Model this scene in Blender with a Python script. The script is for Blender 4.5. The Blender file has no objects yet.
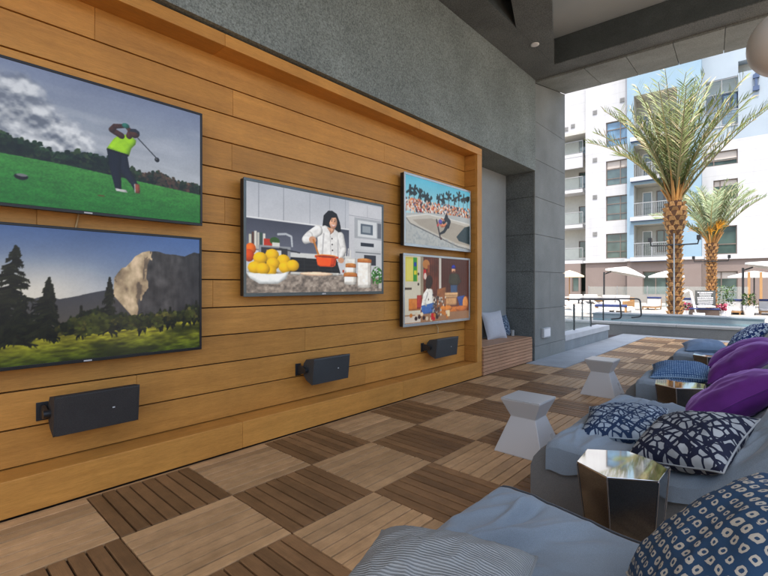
import bpy, math, random
import numpy as np
from mathutils import Vector, Matrix, noise as mnoise
from math import radians as R, sin, cos, pi

random.seed(7)
SC = bpy.context.scene
COL = SC.collection

# ------------------------------------------------------------------ helpers
class MB:
    """collects shapes that become ONE mesh object"""
    def __init__(s):
        s.v = []; s.f = []; s.sm = []; s.mi = []; s.uv = {}
    def add(s, vs, fs, smooth=False, mi=0):
        b = len(s.v); s.v += [tuple(p) for p in vs]
        for f in fs:
            s.f.append(tuple(b + i for i in f)); s.sm.append(smooth); s.mi.append(mi)
        return b
    def box(s, x0, x1, y0, y1, z0, z1, mi=0, T=None):
        vs = [(x0,y0,z0),(x1,y0,z0),(x1,y1,z0),(x0,y1,z0),(x0,y0,z1),(x1,y0,z1),(x1,y1,z1),(x0,y1,z1)]
        if T is not None: vs = [tuple(T @ Vector(p)) for p in vs]
        s.add(vs, [(0,3,2,1),(4,5,6,7),(0,1,5,4),(1,2,6,5),(2,3,7,6),(3,0,4,7)], mi=mi)
    def slat(s, x0, x1, y0, y1, z0, z1, c, mi=0):
        """board with eased top edges"""
        vs = [(x0,y0,z0),(x1,y0,z0),(x1,y1,z0),(x0,y1,z0),(x0,y0,z1-c),(x1,y0,z1-c),(x1,y1,z1-c),(x0,y1,z1-c),
              (x0+c,y0+c,z1),(x1-c,y0+c,z1),(x1-c,y1-c,z1),(x0+c,y1-c,z1)]
        s.add(vs, [(0,1,5,4),(1,2,6,5),(2,3,7,6),(3,0,4,7),(4,5,9,8),(5,6,10,9),(6,7,11,10),(7,4,8,11),(8,9,10,11)], mi=mi)
    def prism(s, pts, axis, a0, a1, mi=0, smooth=False):
        """closed polygon extruded along an axis; pts are the two other coordinates in order"""
        n = len(pts)
        def P(p, a):
            if axis == 0: return (a, p[0], p[1])
            if axis == 1: return (p[0], a, p[1])
            return (p[0], p[1], a)
        vs = [P(p, a0) for p in pts] + [P(p, a1) for p in pts]
        s.add(vs, [tuple(range(n))[::-1], tuple(range(n, 2*n))], mi=mi)
        s.add(vs, [(i, (i+1) % n, n+(i+1) % n, n+i) for i in range(n)], smooth=smooth, mi=mi)
    def rings(s, rings, cap=True, smooth=True, mi=0):
        n = len(rings[0]); vs = [p for r in rings for p in r]; fs = []
        for k in range(len(rings)-1):
            for i in range(n):
                j = (i+1) % n
                fs.append((k*n+i, k*n+j, (k+1)*n+j, (k+1)*n+i))
        s.add(vs, fs, smooth=smooth, mi=mi)
        if cap:
            s.add(rings[0], [tuple(range(n))[::-1]], mi=mi); s.add(rings[-1], [tuple(range(n))], mi=mi)
    def tube(s, path, r, n=8, mi=0, smooth=True):
        path = [Vector(p) for p in path]; rs = r if isinstance(r, (list, tuple)) else [r]*len(path)
        rings = []; prev = None
        for i, p in enumerate(path):
            t = (path[min(i+1, len(path)-1)] - path[max(i-1, 0)]).normalized()
            if prev is None:
                a = Vector((0,0,1)) if abs(t.z) < .9 else Vector((1,0,0))
                u = t.cross(a).normalized()
            else:
                u = (prev - t*prev.dot(t)).normalized()
            w = t.cross(u); prev = u
            rings.append([tuple(p + (u*cos(2*pi*k/n) + w*sin(2*pi*k/n))*rs[i]) for k in range(n)])
        s.rings(rings, True, smooth, mi)
    def lathe(s, prof, c=(0,0,0), n=24, mi=0, smooth=True):
        s.rings([[(c[0]+r*cos(2*pi*k/n), c[1]+r*sin(2*pi*k/n), c[2]+z) for k in range(n)] for r, z in prof], True, smooth, mi)
    def grid(s, fn, nu, nv, mi=0, smooth=True):
        vs = [fn(i/nu, j/nv) for j in range(nv+1) for i in range(nu+1)]
        fs = [(j*(nu+1)+i, j*(nu+1)+i+1, (j+1)*(nu+1)+i+1, (j+1)*(nu+1)+i) for j in range(nv) for i in range(nu)]
        b = s.add(vs, fs, smooth=smooth, mi=mi)
        for j in range(nv+1):
            for i in range(nu+1): s.uv[b+j*(nu+1)+i] = (i/nu, j/nv)
    def build(s, name, mats, parent=None, bevel=0, loc=None, rz=0):
        me = bpy.data.meshes.new(name); me.from_pydata(s.v, [], s.f)
        if not isinstance(mats, (list, tuple)): mats = [mats]
        for m in mats: me.materials.append(m)
        me.polygons.foreach_set('use_smooth', s.sm); me.polygons.foreach_set('material_index', s.mi)
        if s.uv:
            l = me.uv_layers.new(name='UVMap')
            vi = np.zeros(len(me.loops), dtype=np.int32); me.loops.foreach_get('vertex_index', vi)
            arr = np.zeros((len(s.v), 2), dtype=np.float32)
            for k, q in s.uv.items(): arr[k] = q
            l.data.foreach_set('uv', arr[vi].ravel())
        me.update()
        o = bpy.data.objects.new(name, me); COL.objects.link(o)
        if parent is not None: o.parent = parent
        if loc is not None: o.location = loc
        if rz: o.rotation_euler.z = rz
        if bevel:
            b = o.modifiers.new('bevel', 'BEVEL'); b.width = bevel; b.segments = 2; b.limit_method = 'ANGLE'; b.angle_limit = R(35)
        return o

def tag(o, label=None, cat=None, group=None, kind=None):
    if label: o['label'] = label
    if cat: o['category'] = cat
    if group: o['group'] = group
    if kind: o['kind'] = kind
    return o
def empty(name, loc=(0,0,0), rz=0, label=None, cat=None, group=None):
    o = bpy.data.objects.new(name, None); COL.objects.link(o)
    o.location = loc; o.rotation_euler.z = rz; o.empty_display_size = .1
    return tag(o, label, cat, group)
def copy_tree(o, parent=None):
    c = o.copy(); COL.objects.link(c)
    if parent is not None: c.parent = parent
    for ch in list(o.children): copy_tree(ch, c)
    return c
def one_box(name, mat, b, parent=None, bevel=0):
    m = MB(); m.box(*b); return m.build(name, mat, parent, bevel)

# ------------------------------------------------------------------ materials
def lin(r, g, b):
    f = lambda c: (c/255)/12.92 if c/255 <= .04045 else (((c/255)+.055)/1.055)**2.4
    return (f(r), f(g), f(b))
class NT:
    def __init__(s, name):
        s.m = bpy.data.materials.new(name); s.m.use_nodes = True; s.t = s.m.node_tree; s.n = s.t.nodes
        s.b = s.n['Principled BSDF']
    def new(s, typ, **kw):
        n = s.n.new(typ)
        for k, v in kw.items():
            if k.startswith('i_'): n.inputs[k[2:]].default_value = v
            else: setattr(n, k, v)
        return n
    def link(s, a, b): s.t.links.new(a, b)
    def math(s, op, a, b=None, c=None):
        n = s.new('ShaderNodeMath', operation=op)
        for i, x in enumerate((a, b, c)):
            if x is None: continue
            if isinstance(x, (int, float)): n.inputs[i].default_value = x
            else: s.link(x, n.inputs[i])
        return n.outputs[0]
    def mix(s, fac, a, b, mode='MIX'):
        n = s.new('ShaderNodeMix', data_type='RGBA', blend_type=mode)
        for k, x in ((0, fac), (6, a), (7, b)):
            if isinstance(x, (int, float)): n.inputs[k].default_value = x
            elif isinstance(x, tuple): n.inputs[k].default_value = (*x[:3], 1)
            else: s.link(x, n.inputs[k])
        return n.outputs[2]
    def coords(s, kind='Object', scale=(1,1,1)):
        tc = s.new('ShaderNodeTexCoord'); mp = s.new('ShaderNodeMapping'); mp.inputs['Scale'].default_value = scale
        s.link(tc.outputs[kind], mp.inputs['Vector']); return mp.outputs[0]
    def noise(s, vec, scale, detail=4, rough=.55, dist=0):
        n = s.new('ShaderNodeTexNoise'); n.inputs['Scale'].default_value = scale; n.inputs['Detail'].default_value = detail
        n.inputs['Roughness'].default_value = rough; n.inputs['Distortion'].default_value = dist
        s.link(vec, n.inputs['Vector']); return n.outputs[0]
    def rng(s, x, a, b, lo=.3, hi=.7):
        n = s.new('ShaderNodeMapRange'); s.link(x, n.inputs[0])
        n.inputs[1].default_value = lo; n.inputs[2].default_value = hi; n.inputs[3].default_value = a; n.inputs[4].default_value = b
        return n.outputs[0]
    def bump(s, h, strength, dist=.01):
        n = s.new('ShaderNodeBump'); n.inputs['Strength'].default_value = strength; n.inputs['Distance'].default_value = dist
        s.link(h, n.inputs['Height']); s.link(n.outputs[0], s.b.inputs['Normal'])
    def put(s, col=None, rough=None, metal=None, spec=None):
        for key, x in (('Base Color', col), ('Roughness', rough), ('Metallic', metal), ('Specular IOR Level', spec)):
            if x is None: continue
            i = s.b.inputs[key]
            if isinstance(x, tuple): i.default_value = (*x[:3], 1)
            elif isinstance(x, (int, float)): i.default_value = x
            else: s.link(x, i)
        return s.m

def plain(name, col, rough=.5, metal=0, spec=.5, var=.12, vs=3.0, bump=0, bs=80, sheen=0, stretch=(1,1,1), speck=0, speck_s=90, island=0):
    t = NT(name); v = t.coords('Object', stretch)
    f = t.rng(t.noise(v, vs, 5), 1-var, 1+var)
    if speck: f = t.math('MULTIPLY', f, t.rng(t.noise(v, speck_s, 3, .7), 1-speck, 1+speck))
    if island:
        g = t.new('ShaderNodeNewGeometry'); f = t.math('MULTIPLY', f, t.rng(g.outputs['Random Per Island'], 1-island, 1+island, 0, 1))
    c = t.mix(1.0, tuple(col), f, 'MULTIPLY')
    r = t.rng(t.noise(v, vs*2.3, 4), max(.02, rough*.85), min(1, rough*1.15))
    t.put(c, r, metal, spec)
    if bump: t.bump(t.noise(v, bs, 6, .65), bump, .004)
    if sheen:
        t.b.inputs['Sheen Weight'].default_value = sheen; t.b.inputs['Sheen Roughness'].default_value = .4
    return t.m

def wood(name, base, dark, axis, island=.14, rough=.5, streak=1.0, spec=.35, blotch=.05):
    """boards with grain along one axis; every board gets its own piece of grain and tone"""
    t = NT(name)
    g = t.new('ShaderNodeNewGeometry'); rnd = g.outputs['Random Per Island']
    sc = [14.0]*3; sc[axis] = .9
    v = t.coords('Object', tuple(sc))
    off = t.new('ShaderNodeVectorMath', operation='SCALE'); off.inputs[0].default_value = (37, 53, 71); t.link(rnd, off.inputs['Scale'])
    ad = t.new('ShaderNodeVectorMath', operation='ADD'); t.link(v, ad.inputs[0]); t.link(off.outputs[0], ad.inputs[1])
    vv = ad.outputs[0]
    n1 = t.noise(vv, 1.1, 7, .6, .8); n2 = t.noise(vv, 6.0, 5, .65, .3)
    big = t.noise(t.coords('Object', (1,1,1)), 1.7, 3)
    f = t.math('ADD', t.math('MULTIPLY', t.rng(n1, 0, 1, .28, .72), .62), t.math('MULTIPLY', t.rng(n2, 0, 1, .3, .7), .38*streak))
    c = t.mix(f, tuple(dark), tuple(base))
    val = t.math('MULTIPLY', t.rng(rnd, 1-island, 1+island, 0, 1), t.rng(big, .9, 1.1))
    c = t.mix(1.0, c, val, 'MULTIPLY')
    fine = t.noise(vv, 22, 3, .7); blot = t.noise(t.coords('Object'), 9, 4, .6); c = t.mix(1.0, c, t.rng(blot, 1-blotch, 1+blotch*.7), 'MULTIPLY')
    c = t.mix(1.0, c, t.rng(fine, .86, 1.12), 'MULTIPLY')
    t.put(c, t.rng(n2, rough*.85, rough*1.2), 0, spec)
    t.bump(t.math('ADD', n2, fine), .25, .002)
    return t.m

MAT = {}
MAT['cedar'] = wood('cedar boards', (.60,.282,.060), (.40,.175,.035), 1, .14, .45)
MAT['cedar_jamb'] = wood('cedar jamb', (.60,.282,.060), (.42,.19,.038), 2, .06, .45)
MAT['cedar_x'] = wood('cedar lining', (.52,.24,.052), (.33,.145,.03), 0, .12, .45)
MAT['gapdark'] = plain('shadowed backing board', (.03,.02,.015), .9)
MAT['deck_y'] = wood('deck slats along wall', (.54,.34,.175), (.36,.215,.098), 1, .2, .42, blotch=.16)
MAT['deck_x'] = wood('deck slats across', (.27,.15,.067), (.145,.077,.033), 0, .22, .45, blotch=.18)
MAT['bench'] = wood('pinkish bench slats', (.50,.285,.165), (.35,.185,.10), 1, .12, .5)
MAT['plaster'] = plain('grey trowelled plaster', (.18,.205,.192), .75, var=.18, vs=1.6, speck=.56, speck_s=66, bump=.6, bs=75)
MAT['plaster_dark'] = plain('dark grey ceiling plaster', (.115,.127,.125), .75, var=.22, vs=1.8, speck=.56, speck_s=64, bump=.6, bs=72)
MAT['recess'] = plain('pale grey recess board', (.37,.42,.44), .7, var=.05, vs=1.2)
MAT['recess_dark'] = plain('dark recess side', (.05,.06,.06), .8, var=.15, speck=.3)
MAT['concrete'] = plain('cast concrete panel', (.19,.20,.187), .65, var=.14, vs=1.4, speck=.12, speck_s=60, bump=.25, bs=40, island=.06)
MAT['concrete_dark'] = plain('dark concrete', (.13,.135,.13), .7, var=.15, vs=1.6, speck=.2, bump=.2, bs=60)
MAT['soffit'] = plain('rough grey soffit panel', (.185,.20,.185), .7, var=.2, vs=1.5, speck=.35, speck_s=60, bump=.4, bs=60, island=.08)
MAT['alcove'] = plain('pale grey alcove paint', (.29,.305,.30), .7, var=.05, speck=.08)
MAT['paver'] = plain('blue grey paver', (.31,.335,.345), .7, var=.1, speck=.1, bump=.15)
MAT['ground'] = plain('light courtyard concrete', (.34,.31,.272), .8, var=.08, vs=.6, speck=.08)
MAT['coping'] = plain('pale stone coping', (.46,.47,.47), .6, var=.08, speck=.1, bump=.15)
MAT['poolgrey'] = plain('grey pool wall render', (.20,.225,.235), .6, var=.12, speck=.15, bump=.15)
MAT['black_metal'] = plain('black powder coat', (.018,.019,.021), .4, var=.1)
MAT['black_grille'] = plain('black speaker cloth', (.026,.0235,.022), .75, var=.15, speck=.5, speck_s=260, bump=.5, bs=300)
MAT['spk_grey'] = plain('dark grey speaker shell', (.042,.047,.05), .45, spec=.4, var=.1, speck=.35, speck_s=260)
MAT['tvblack'] = plain('black television frame', (.012,.012,.013), .35, spec=.4)
MAT['tvgrey'] = plain('gunmetal television frame', (.10,.115,.115), .32, metal=.6)
MAT['tvsilver'] = plain('silver television frame', (.42,.45,.46), .35, metal=.7)
MAT['logo'] = plain('pale badge', (.5,.5,.5), .4)
MAT['table_white'] = plain('satin pale grey lacquer', (.47,.475,.465), .3, spec=.5, var=.03, vs=.6)
MAT['mirror'] = plain('polished steel', (.80,.79,.76), .04, metal=1, var=.03)
MAT['steel_dark'] = plain('steel facet with painted dark reflection', (.24,.25,.265), .15, metal=.97, var=.2, speck=.2, speck_s=200)  # dark surroundings mirrored in the steel are put into its colour
MAT['steel_edge'] = plain('painted edge highlight', (.62,.66,.72), .18, metal=1)
MAT['white_paint'] = plain('white paint', (.74,.74,.73), .5, var=.04)
MAT['globe'] = plain('opal globe', (.66,.64,.61), .35, var=.03)
MAT['white_cloth'] = plain('white canvas', (.58,.57,.55), .85, var=.05)
MAT['beige_cloth'] = plain('beige canvas', (.62,.52,.36), .85, var=.08)
MAT['navy_cloth'] = plain('navy cushion', (.02,.035,.12), .85, var=.1)
MAT['tan_timber'] = plain('tan timber', (.36,.20,.08), .6, var=.12)
MAT['brown_wicker'] = plain('brown wicker', (.06,.04,.03), .7, var=.2, speck=.4)
MAT['pink_flower'] = plain('pink petals', (.55,.05,.14), .6, var=.3, island=.4)
MAT['leaf_small'] = plain('small leaves', (.07,.13,.03), .55, var=.3, island=.4)
MAT['pot'] = plain('white pot', (.66,.66,.64), .4)
MAT['board_dark'] = plain('charcoal sign board', (.06,.065,.06), .6)
MAT['letter'] = plain('white lettering', (.75,.75,.75), .6)
MAT['cord'] = plain('tan cord', (.5,.33,.15), .6)
MAT['stone'] = plain('grey cup', (.3,.3,.29), .6)

def fabric(name, col, var=.12, bump=.25, sheen=.15, weave=420):
    t = NT(name); v = t.coords('Object')
    f = t.math('MULTIPLY', t.rng(t.noise(v, 2.2, 4), 1-var, 1+var), t.rng(t.noise(v, weave, 2, .6), .82, 1.18))
    c = t.mix(1.0, tuple(col), f, 'MULTIPLY')
    t.put(c, .85, 0, .25); t.b.inputs['Sheen Weight'].default_value = sheen
    t.bump(t.noise(v, weave, 2, .6), bump, .002)
    return t.m
MAT['denim'] = fabric('washed blue lounger fabric', (.178,.222,.258), .12)
MAT['taupe'] = fabric('dark grey lounger side fabric', (.15,.153,.145), .10, .3, .05)
MAT['piping'] = fabric('dark piping', (.05,.055,.06), .1)
MAT['denim_plain'] = fabric('plain blue pillow cloth', (.13,.20,.30), .1)
MAT['grey_cloth'] = fabric('pale grey pillow cloth', (.46,.47,.50), .06, .2)

def velvet():
    t = NT('purple velvet'); v = t.coords('Object')
    f = t.rng(t.noise(v, 3.5, 4), .65, 1.35)
    c = t.mix(1.0, (.095,.018,.152), f, 'MULTIPLY'); t.put(c, .75, 0, .2)
    t.b.inputs['Sheen Weight'].default_value = .55; t.b.inputs['Sheen Roughness'].default_value = .35
    t.b.inputs['Sheen Tint'].default_value = (.6, .35, .8, 1)
    t.bump(t.noise(v, 14, 4), .15, .004); return t.m
MAT['velvet'] = velvet()

def crosshatch(name, sc, width, dark, pale):
    """pale cells cut apart by a net of navy strokes"""
    t = NT(name); uv = t.coords('UV', (1,1,1))
    wob = t.new('ShaderNodeTexNoise'); wob.inputs['Scale'].default_value = 5; t.link(uv, wob.inputs['Vector'])
    ad = t.new('ShaderNodeVectorMath', operation='MULTIPLY_ADD'); t.link(wob.outputs['Color'], ad.inputs[0]); ad.inputs[1].default_value = (.07,.07,.07); t.link(uv, ad.inputs[2])
    n = t.new('ShaderNodeTexVoronoi', feature='DISTANCE_TO_EDGE'); n.inputs['Scale'].default_value = sc; n.inputs['Randomness'].default_value = .95
    t.link(ad.outputs[0], n.inputs['Vector'])
    sep = t.new('ShaderNodeSeparateXYZ'); t.link(ad.outputs[0], sep.inputs[0])
    def stripes(ax, ay, fr, w):
        s_ = t.math('ADD', t.math('MULTIPLY', sep.outputs[0], ax), t.math('MULTIPLY', sep.outputs[1], ay))
        q = t.math('ABSOLUTE', t.math('SUBTRACT', t.math('FRACT', t.math('MULTIPLY', s_, fr)), .5))
        return t.math('LESS_THAN', q, w)
    line = t.math('LESS_THAN', n.outputs['Distance'], width)
    line = t.math('MAXIMUM', line, stripes(.6, .8, sc*.55, .10)); line = t.math('MAXIMUM', line, stripes(.85, -.5, sc*.45, .08))
    big = t.noise(uv, 3.2, 2)
    c = t.mix(line, t.mix(t.rng(big, 0, 1, .4, .6), tuple(pale), tuple(x*.72 for x in pale)), tuple(dark))
    t.put(c, .85, 0, .25); t.bump(t.noise(t.coords('Object'), 300, 2), .2, .002); return t.m
MAT['hatch_a'] = crosshatch('navy net print', 11, .085, (.012,.03,.075), (.30,.37,.43))
MAT['hatch_b'] = crosshatch('black net print', 9.5, .10, (.010,.014,.034), (.34,.375,.39))
MAT['hatch_c'] = crosshatch('navy flake print', 12, .10, (.012,.035,.13), (.50,.60,.70))

def diamonds(name, n, dark, pale):
    """rows of pale rings with a dark dot in the middle"""
    t = NT(name); uv = t.coords('UV', (1,1,1)); wob = t.noise(uv, 9, 2)
    sep = t.new('ShaderNodeSeparateXYZ'); t.link(uv, sep.inputs[0])
    def cell(x): return t.math('ABSOLUTE', t.math('SUBTRACT', t.math('FRACT', t.math('ADD', t.math('MULTIPLY', x, n), t.math('MULTIPLY', wob, .55))), .5))
    a, b = cell(sep.outputs[0]), cell(sep.outputs[1])
    d = t.math('ADD', t.math('MULTIPLY', t.math('MAXIMUM', a, b), .75), t.math('MULTIPLY', t.math('ADD', a, b), .25))
    fl = t.new('ShaderNodeVectorMath', operation='FLOOR'); sc = t.new('ShaderNodeVectorMath', operation='SCALE'); sc.inputs['Scale'].default_value = n
    t.link(uv, sc.inputs[0]); t.link(sc.outputs[0], fl.inputs[0])
    wn = t.new('ShaderNodeTexWhiteNoise', noise_dimensions='3D'); t.link(fl.outputs[0], wn.inputs['Vector'])
    ro = t.rng(wn.outputs['Value'], .27, .36, 0, 1)
    ring = t.math('MULTIPLY', t.math('LESS_THAN', d, ro), t.math('GREATER_THAN', d, t.rng(wn.outputs['Value'], .15, .11, 0, 1)))
    c = t.mix(ring, tuple(dark), tuple(pale)); t.put(c, .85, 0, .25)
    t.bump(t.noise(t.coords('Object'), 300, 2), .2, .002); return t.m
MAT['diamond'] = diamonds('navy print with pale rings', 15.5, (.022,.06,.125), (.46,.44,.37))
MAT['fine_dots'] = diamonds('small blue dotted print', 26, (.03,.085,.20), (.22,.34,.48))

def ribbed():
    t = NT('grey ribbed knit'); uv = t.coords('UV'); sep = t.new('ShaderNodeSeparateXYZ'); t.link(uv, sep.inputs[0])
    ws = t.math('SINE', t.math('ADD', t.math('MULTIPLY', sep.outputs[1], 330), t.math('MULTIPLY', t.noise(uv, 6, 3), 9)))
    c = t.mix(t.rng(ws, 0, 1, -.9, .9), (.18,.195,.195), (.30,.32,.315)); t.put(c, .9, 0, .2); t.bump(ws, .5, .003); return t.m
MAT['ribbed'] = ribbed()

def glass(name, tint, rough=.03, alpha=.25):
    t = NT(name); t.put(tint, rough, 0, .6); t.b.inputs['Alpha'].default_value = alpha; return t.m
MAT['clear_glass'] = glass('clear balustrade glass', (.55,.66,.62), .02, .13)
def window_glass(name, tint):
    t = NT(name); v = t.coords('Object')
    c = t.mix(t.rng(t.noise(v, .8, 2), 0, 1, .4, .6), tint, tuple(x*1.8 for x in tint)); t.put(c, .05, 0, .9); return t.m
MAT['pane'] = window_glass('dark green window glass', (.035,.055,.05))
MAT['pane_blue'] = window_glass('blue window glass', (.06,.12,.18))
MAT['blind'] = plain('pale blind', (.42,.38,.34), .8, var=.06)
MAT['frame_bronze'] = plain('bronze window frame', (.14,.11,.09), .45)
MAT['frame_navy'] = plain('navy window frame', (.04,.07,.14), .45)
def stucco_lines():
    t = NT('white stucco with control joints'); v = t.coords('Object'); sep = t.new('ShaderNodeSeparateXYZ'); t.link(v, sep.inputs[0])
    ln = t.math('LESS_THAN', t.math('FRACT', t.math('DIVIDE', t.math('ADD', sep.outputs[2], .1), .76)), .03)
    f = t.math('MULTIPLY', t.rng(t.noise(v, .5, 5), .93, 1.05), t.rng(t.noise(t.coords('Object', (3,3,.25)), 1.5, 4), .95, 1.04))
    f = t.math('MULTIPLY', f, t.math('SUBTRACT', 1, t.math('MULTIPLY', ln, .16)))
    t.put(t.mix(1.0, (.425,.43,.435), f, 'MULTIPLY'), .85, 0, .3); t.bump(t.noise(v, 30, 4), .1, .004); return t.m
MAT['stucco_white'] = stucco_lines()
MAT['stucco_blue'] = plain('light blue stucco', (.20,.295,.365), .85, var=.05, vs=.5, bump=.1, bs=30)
MAT['stucco_shade'] = plain('stucco with painted blue shade', (.275,.33,.375), .85, var=.05, vs=.5, bump=.1, bs=30)  # blue grey of open shade put into the upper wall colour
MAT['stucco_cream'] = plain('cream balcony stucco', (.40,.40,.36), .85, var=.05)
MAT['stucco_mauve'] = plain('mauve brown stucco', (.18,.142,.125), .85, var=.05, vs=.5)
MAT['rail_grey'] = plain('grey balcony rail', (.25,.26,.26), .5)
MAT['vent'] = plain('grey wall vent', (.22,.22,.21), .6)
def water():
    t = NT('pool water'); v = t.coords('Object'); t.put((.09,.19,.215), .06, 0, .6); t.bump(t.noise(v, 5, 3), .25, .03); return t.m
MAT['ledge'] = plain('grey spa ledge stone', (.27,.28,.27), .6, var=.1, speck=.15)
MAT['water'] = water()
MAT['pool_tile'] = plain('turquoise pool tile', (.22,.52,.60), .35, island=.2)
def trunk_mat():
    t = NT('date palm trunk'); v = t.coords('Object'); g = t.new('ShaderNodeNewGeometry')
    f = t.math('MULTIPLY', t.rng(g.outputs['Random Per Island'], .6, 1.4, 0, 1), t.rng(t.noise(v, 30, 3), .7, 1.3))
    t.put(t.mix(1.0, (.46,.25,.10), f, 'MULTIPLY'), .85, 0, .2); t.bump(t.noise(v, 60, 3), .4, .01); return t.m
MAT['trunk'] = trunk_mat()
MAT['trunk_core'] = plain('palm trunk core', (.10,.045,.018), .9, var=.3, vs=8)
MAT['sheath'] = plain('orange palm sheath', (.50,.24,.06), .7, var=.3, island=.35)
def frond_mat(name, a, b, c_):
    t = NT(name); g = t.new('ShaderNodeNewGeometry'); r = g.outputs['Random Per Island']
    c = t.mix(t.rng(r, 0, 1, .0, .75), a, b); c = t.mix(t.math('GREATER_THAN', r, .86), c, c_)
    t.put(c, .5, 0, .3); t.b.inputs['Transmission Weight'].default_value = 0
    return t.m
MAT['petiole'] = plain('olive palm leaf stalk', (.24,.20,.075), .55, var=.2, island=.3)
MAT['frond'] = frond_mat('olive palm fronds', (.115,.165,.05), (.25,.28,.10), (.46,.38,.21))
MAT['frond_pale'] = frond_mat('grey green palm fronds', (.18,.25,.12), (.36,.42,.25), (.38,.36,.22))
EXPO = 1.68

# ------------------------------------------------------------------ the pavilion
YB = 6.45                                             # near side of the end column
def S(o): return tag(o, kind='structure')

# ground, deck, paver strip
m = MB(); m.add([(-400,-400,-.06),(400,-400,-.06),(400,500,-.06),(-400,500,-.06)], [(0,1,2,3)]); S(m.build('ground', MAT['ground']))
m = MB(); m.box(-.86,6.6,-5.2,11.7,-.055,-.018); S(m.build('deck_underlay', MAT['gapdark']))
T = .61; PIT = T/8; GAP = .0050
md = MB()
for i in range(-7, 19):                               # along Y
    for j in range(-1, 10):                           # along X
        x0, y0 = j*T, i*T
        if j == -1 and i >= 10: continue
        for k in range(8):
            dz = random.uniform(-.0012, .0012)
            if (i + j) % 2 == 0:
                md.slat(x0+k*PIT+GAP*.9, x0+(k+1)*PIT-GAP*.9, y0+.003, y0+T-.003, -.0179, dz, .0013, 0)
            else:
                md.slat(x0+.003, x0+T-.003, y0+k*PIT+GAP, y0+(k+1)*PIT-GAP, -.0179, dz, .0018, 1)
S(md.build('deck_floor', [MAT['deck_y'], MAT['deck_x']]))
m = MB(); m.box(-.634,-.6115,-4.2,6.1,-.03,-.003); S(m.build('deck_border', MAT['deck_y']))
m = MB(); m.box(-.62,-.01,6.11,11.98,-.05,.004); S(m.build('paver_strip', MAT['paver']))
m = MB(); m.box(-.01,6.6,11.6,11.98,-.05,.003); S(m.build('paver_strip', MAT['paver']))

# timber media wall
tw = empty('timber_wall', (-.86, 1, 0), 0, 'orange cedar plank wall in a deep timber frame behind the televisions', 'wall')
def part(mb, name, mat, bevel=0):
    o = mb.build(name, mat, tw, bevel); o.matrix_parent_inverse = Matrix.Translation((.86, -1, 0)); return o
WL = -2.6                                             # the end of the wall out of view
m = MB(); m.box(-1.0,-.862,WL,4.72,0,3.18); part(m, 'backing', MAT['gapdark'])
m = MB(); PZ = .2215
rr = random.Random(3)
cuts = {0:[2.6],1:[.35,3.2],2:[1.8],3:[-.6,2.9],4:[.9],5:[3.0],6:[-.2,2.2],7:[1.0,3.9],8:[.2,2.75],9:[1.06],10:[-.4,3.4],11:[1.07,2.9],12:[.1]}
for k in range(13):
    z0 = .214 + k*PZ; ys = [WL] + cuts[k] + [4.585]
    for a, b in zip(ys[:-1], ys[1:]):
        m.box(-.861,-.83,a+.0008,b-.0008,z0+.0045,z0+PZ-.0045)
part(m, 'plank_cladding', MAT['cedar'], .0025)
m = MB()
for a, b in ((WL,-.7),(-.699,1.045),(1.046,3.0),(3.001,4.72)): m.box(-.859,-.635,a,b,.007,.210)
part(m, 'base_board', MAT['cedar'], .004)
m = MB()
for a, b in ((WL,.9),(.901,3.3),(3.301,4.72)): m.box(-.859,-.635,a,b,3.086,3.18)
part(m, 'head_board', MAT['cedar'], .004)
m = MB(); m.box(-.859,-.635,4.595,4.72,.2105,3.0855); part(m, 'side_jamb', MAT['cedar_jamb'], .004)
m = MB()
for k in range(13):
    z0 = .214 + k*PZ; m.box(-.829,-.66,4.585,4.5945,z0+.0045,min(z0+PZ-.0045,3.084))
part(m, 'jamb_lining', MAT['cedar_x'], .0015)

# bulkhead, alcove, column, ceiling
bh = one_box('bulkhead_wall', MAT['plaster'], (-1.7,-.60,-5.2,6.43,3.2,5.3)); tag(bh, 'grey textured bulkhead running above the timber wall', 'wall')
m = MB(); m.box(-1.5,-1.136,4.725,6.43,0,3.198); m.box(-1.7,-1.01,-5.2,4.715,0,3.198); m.box(-1.0,-.62,-5.2,WL-.01,0,3.198)
tag(m.build('alcove_wall', MAT['alcove']), 'pale grey back wall of the alcove behind the slatted bench', 'wall')
cz = [0] + [.24 + .635*k for k in range(8)]
col = empty('concrete_column', (-1.1, 7.1, 0), 0, 'tall pale concrete column with panel joints beside the pool opening', 'column')
def cpart(mb, name, mat, bevel=0):
    o = mb.build(name, mat, col, bevel); o.matrix_parent_inverse = Matrix.Translation((1.1, -7.1, 0)); return o
m = MB(); m.box(-1.6,-.645,6.475,7.8,0,4.93); cpart(m, 'core', MAT['gapdark'])
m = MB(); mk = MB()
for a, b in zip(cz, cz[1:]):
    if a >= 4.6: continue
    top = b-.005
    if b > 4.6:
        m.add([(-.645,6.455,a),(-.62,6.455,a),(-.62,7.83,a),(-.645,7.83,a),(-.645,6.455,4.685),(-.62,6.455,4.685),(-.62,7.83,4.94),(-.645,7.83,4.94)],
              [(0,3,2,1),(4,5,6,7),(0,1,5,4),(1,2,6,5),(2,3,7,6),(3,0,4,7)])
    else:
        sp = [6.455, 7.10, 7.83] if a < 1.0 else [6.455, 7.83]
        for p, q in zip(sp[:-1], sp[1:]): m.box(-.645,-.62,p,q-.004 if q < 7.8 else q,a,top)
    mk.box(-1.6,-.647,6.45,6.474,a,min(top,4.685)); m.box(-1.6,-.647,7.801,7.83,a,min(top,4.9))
cpart(m, 'panel_cladding', MAT['concrete'], .002); cpart(mk, 'shaded_cladding', MAT['plaster_dark'], .002)
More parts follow.
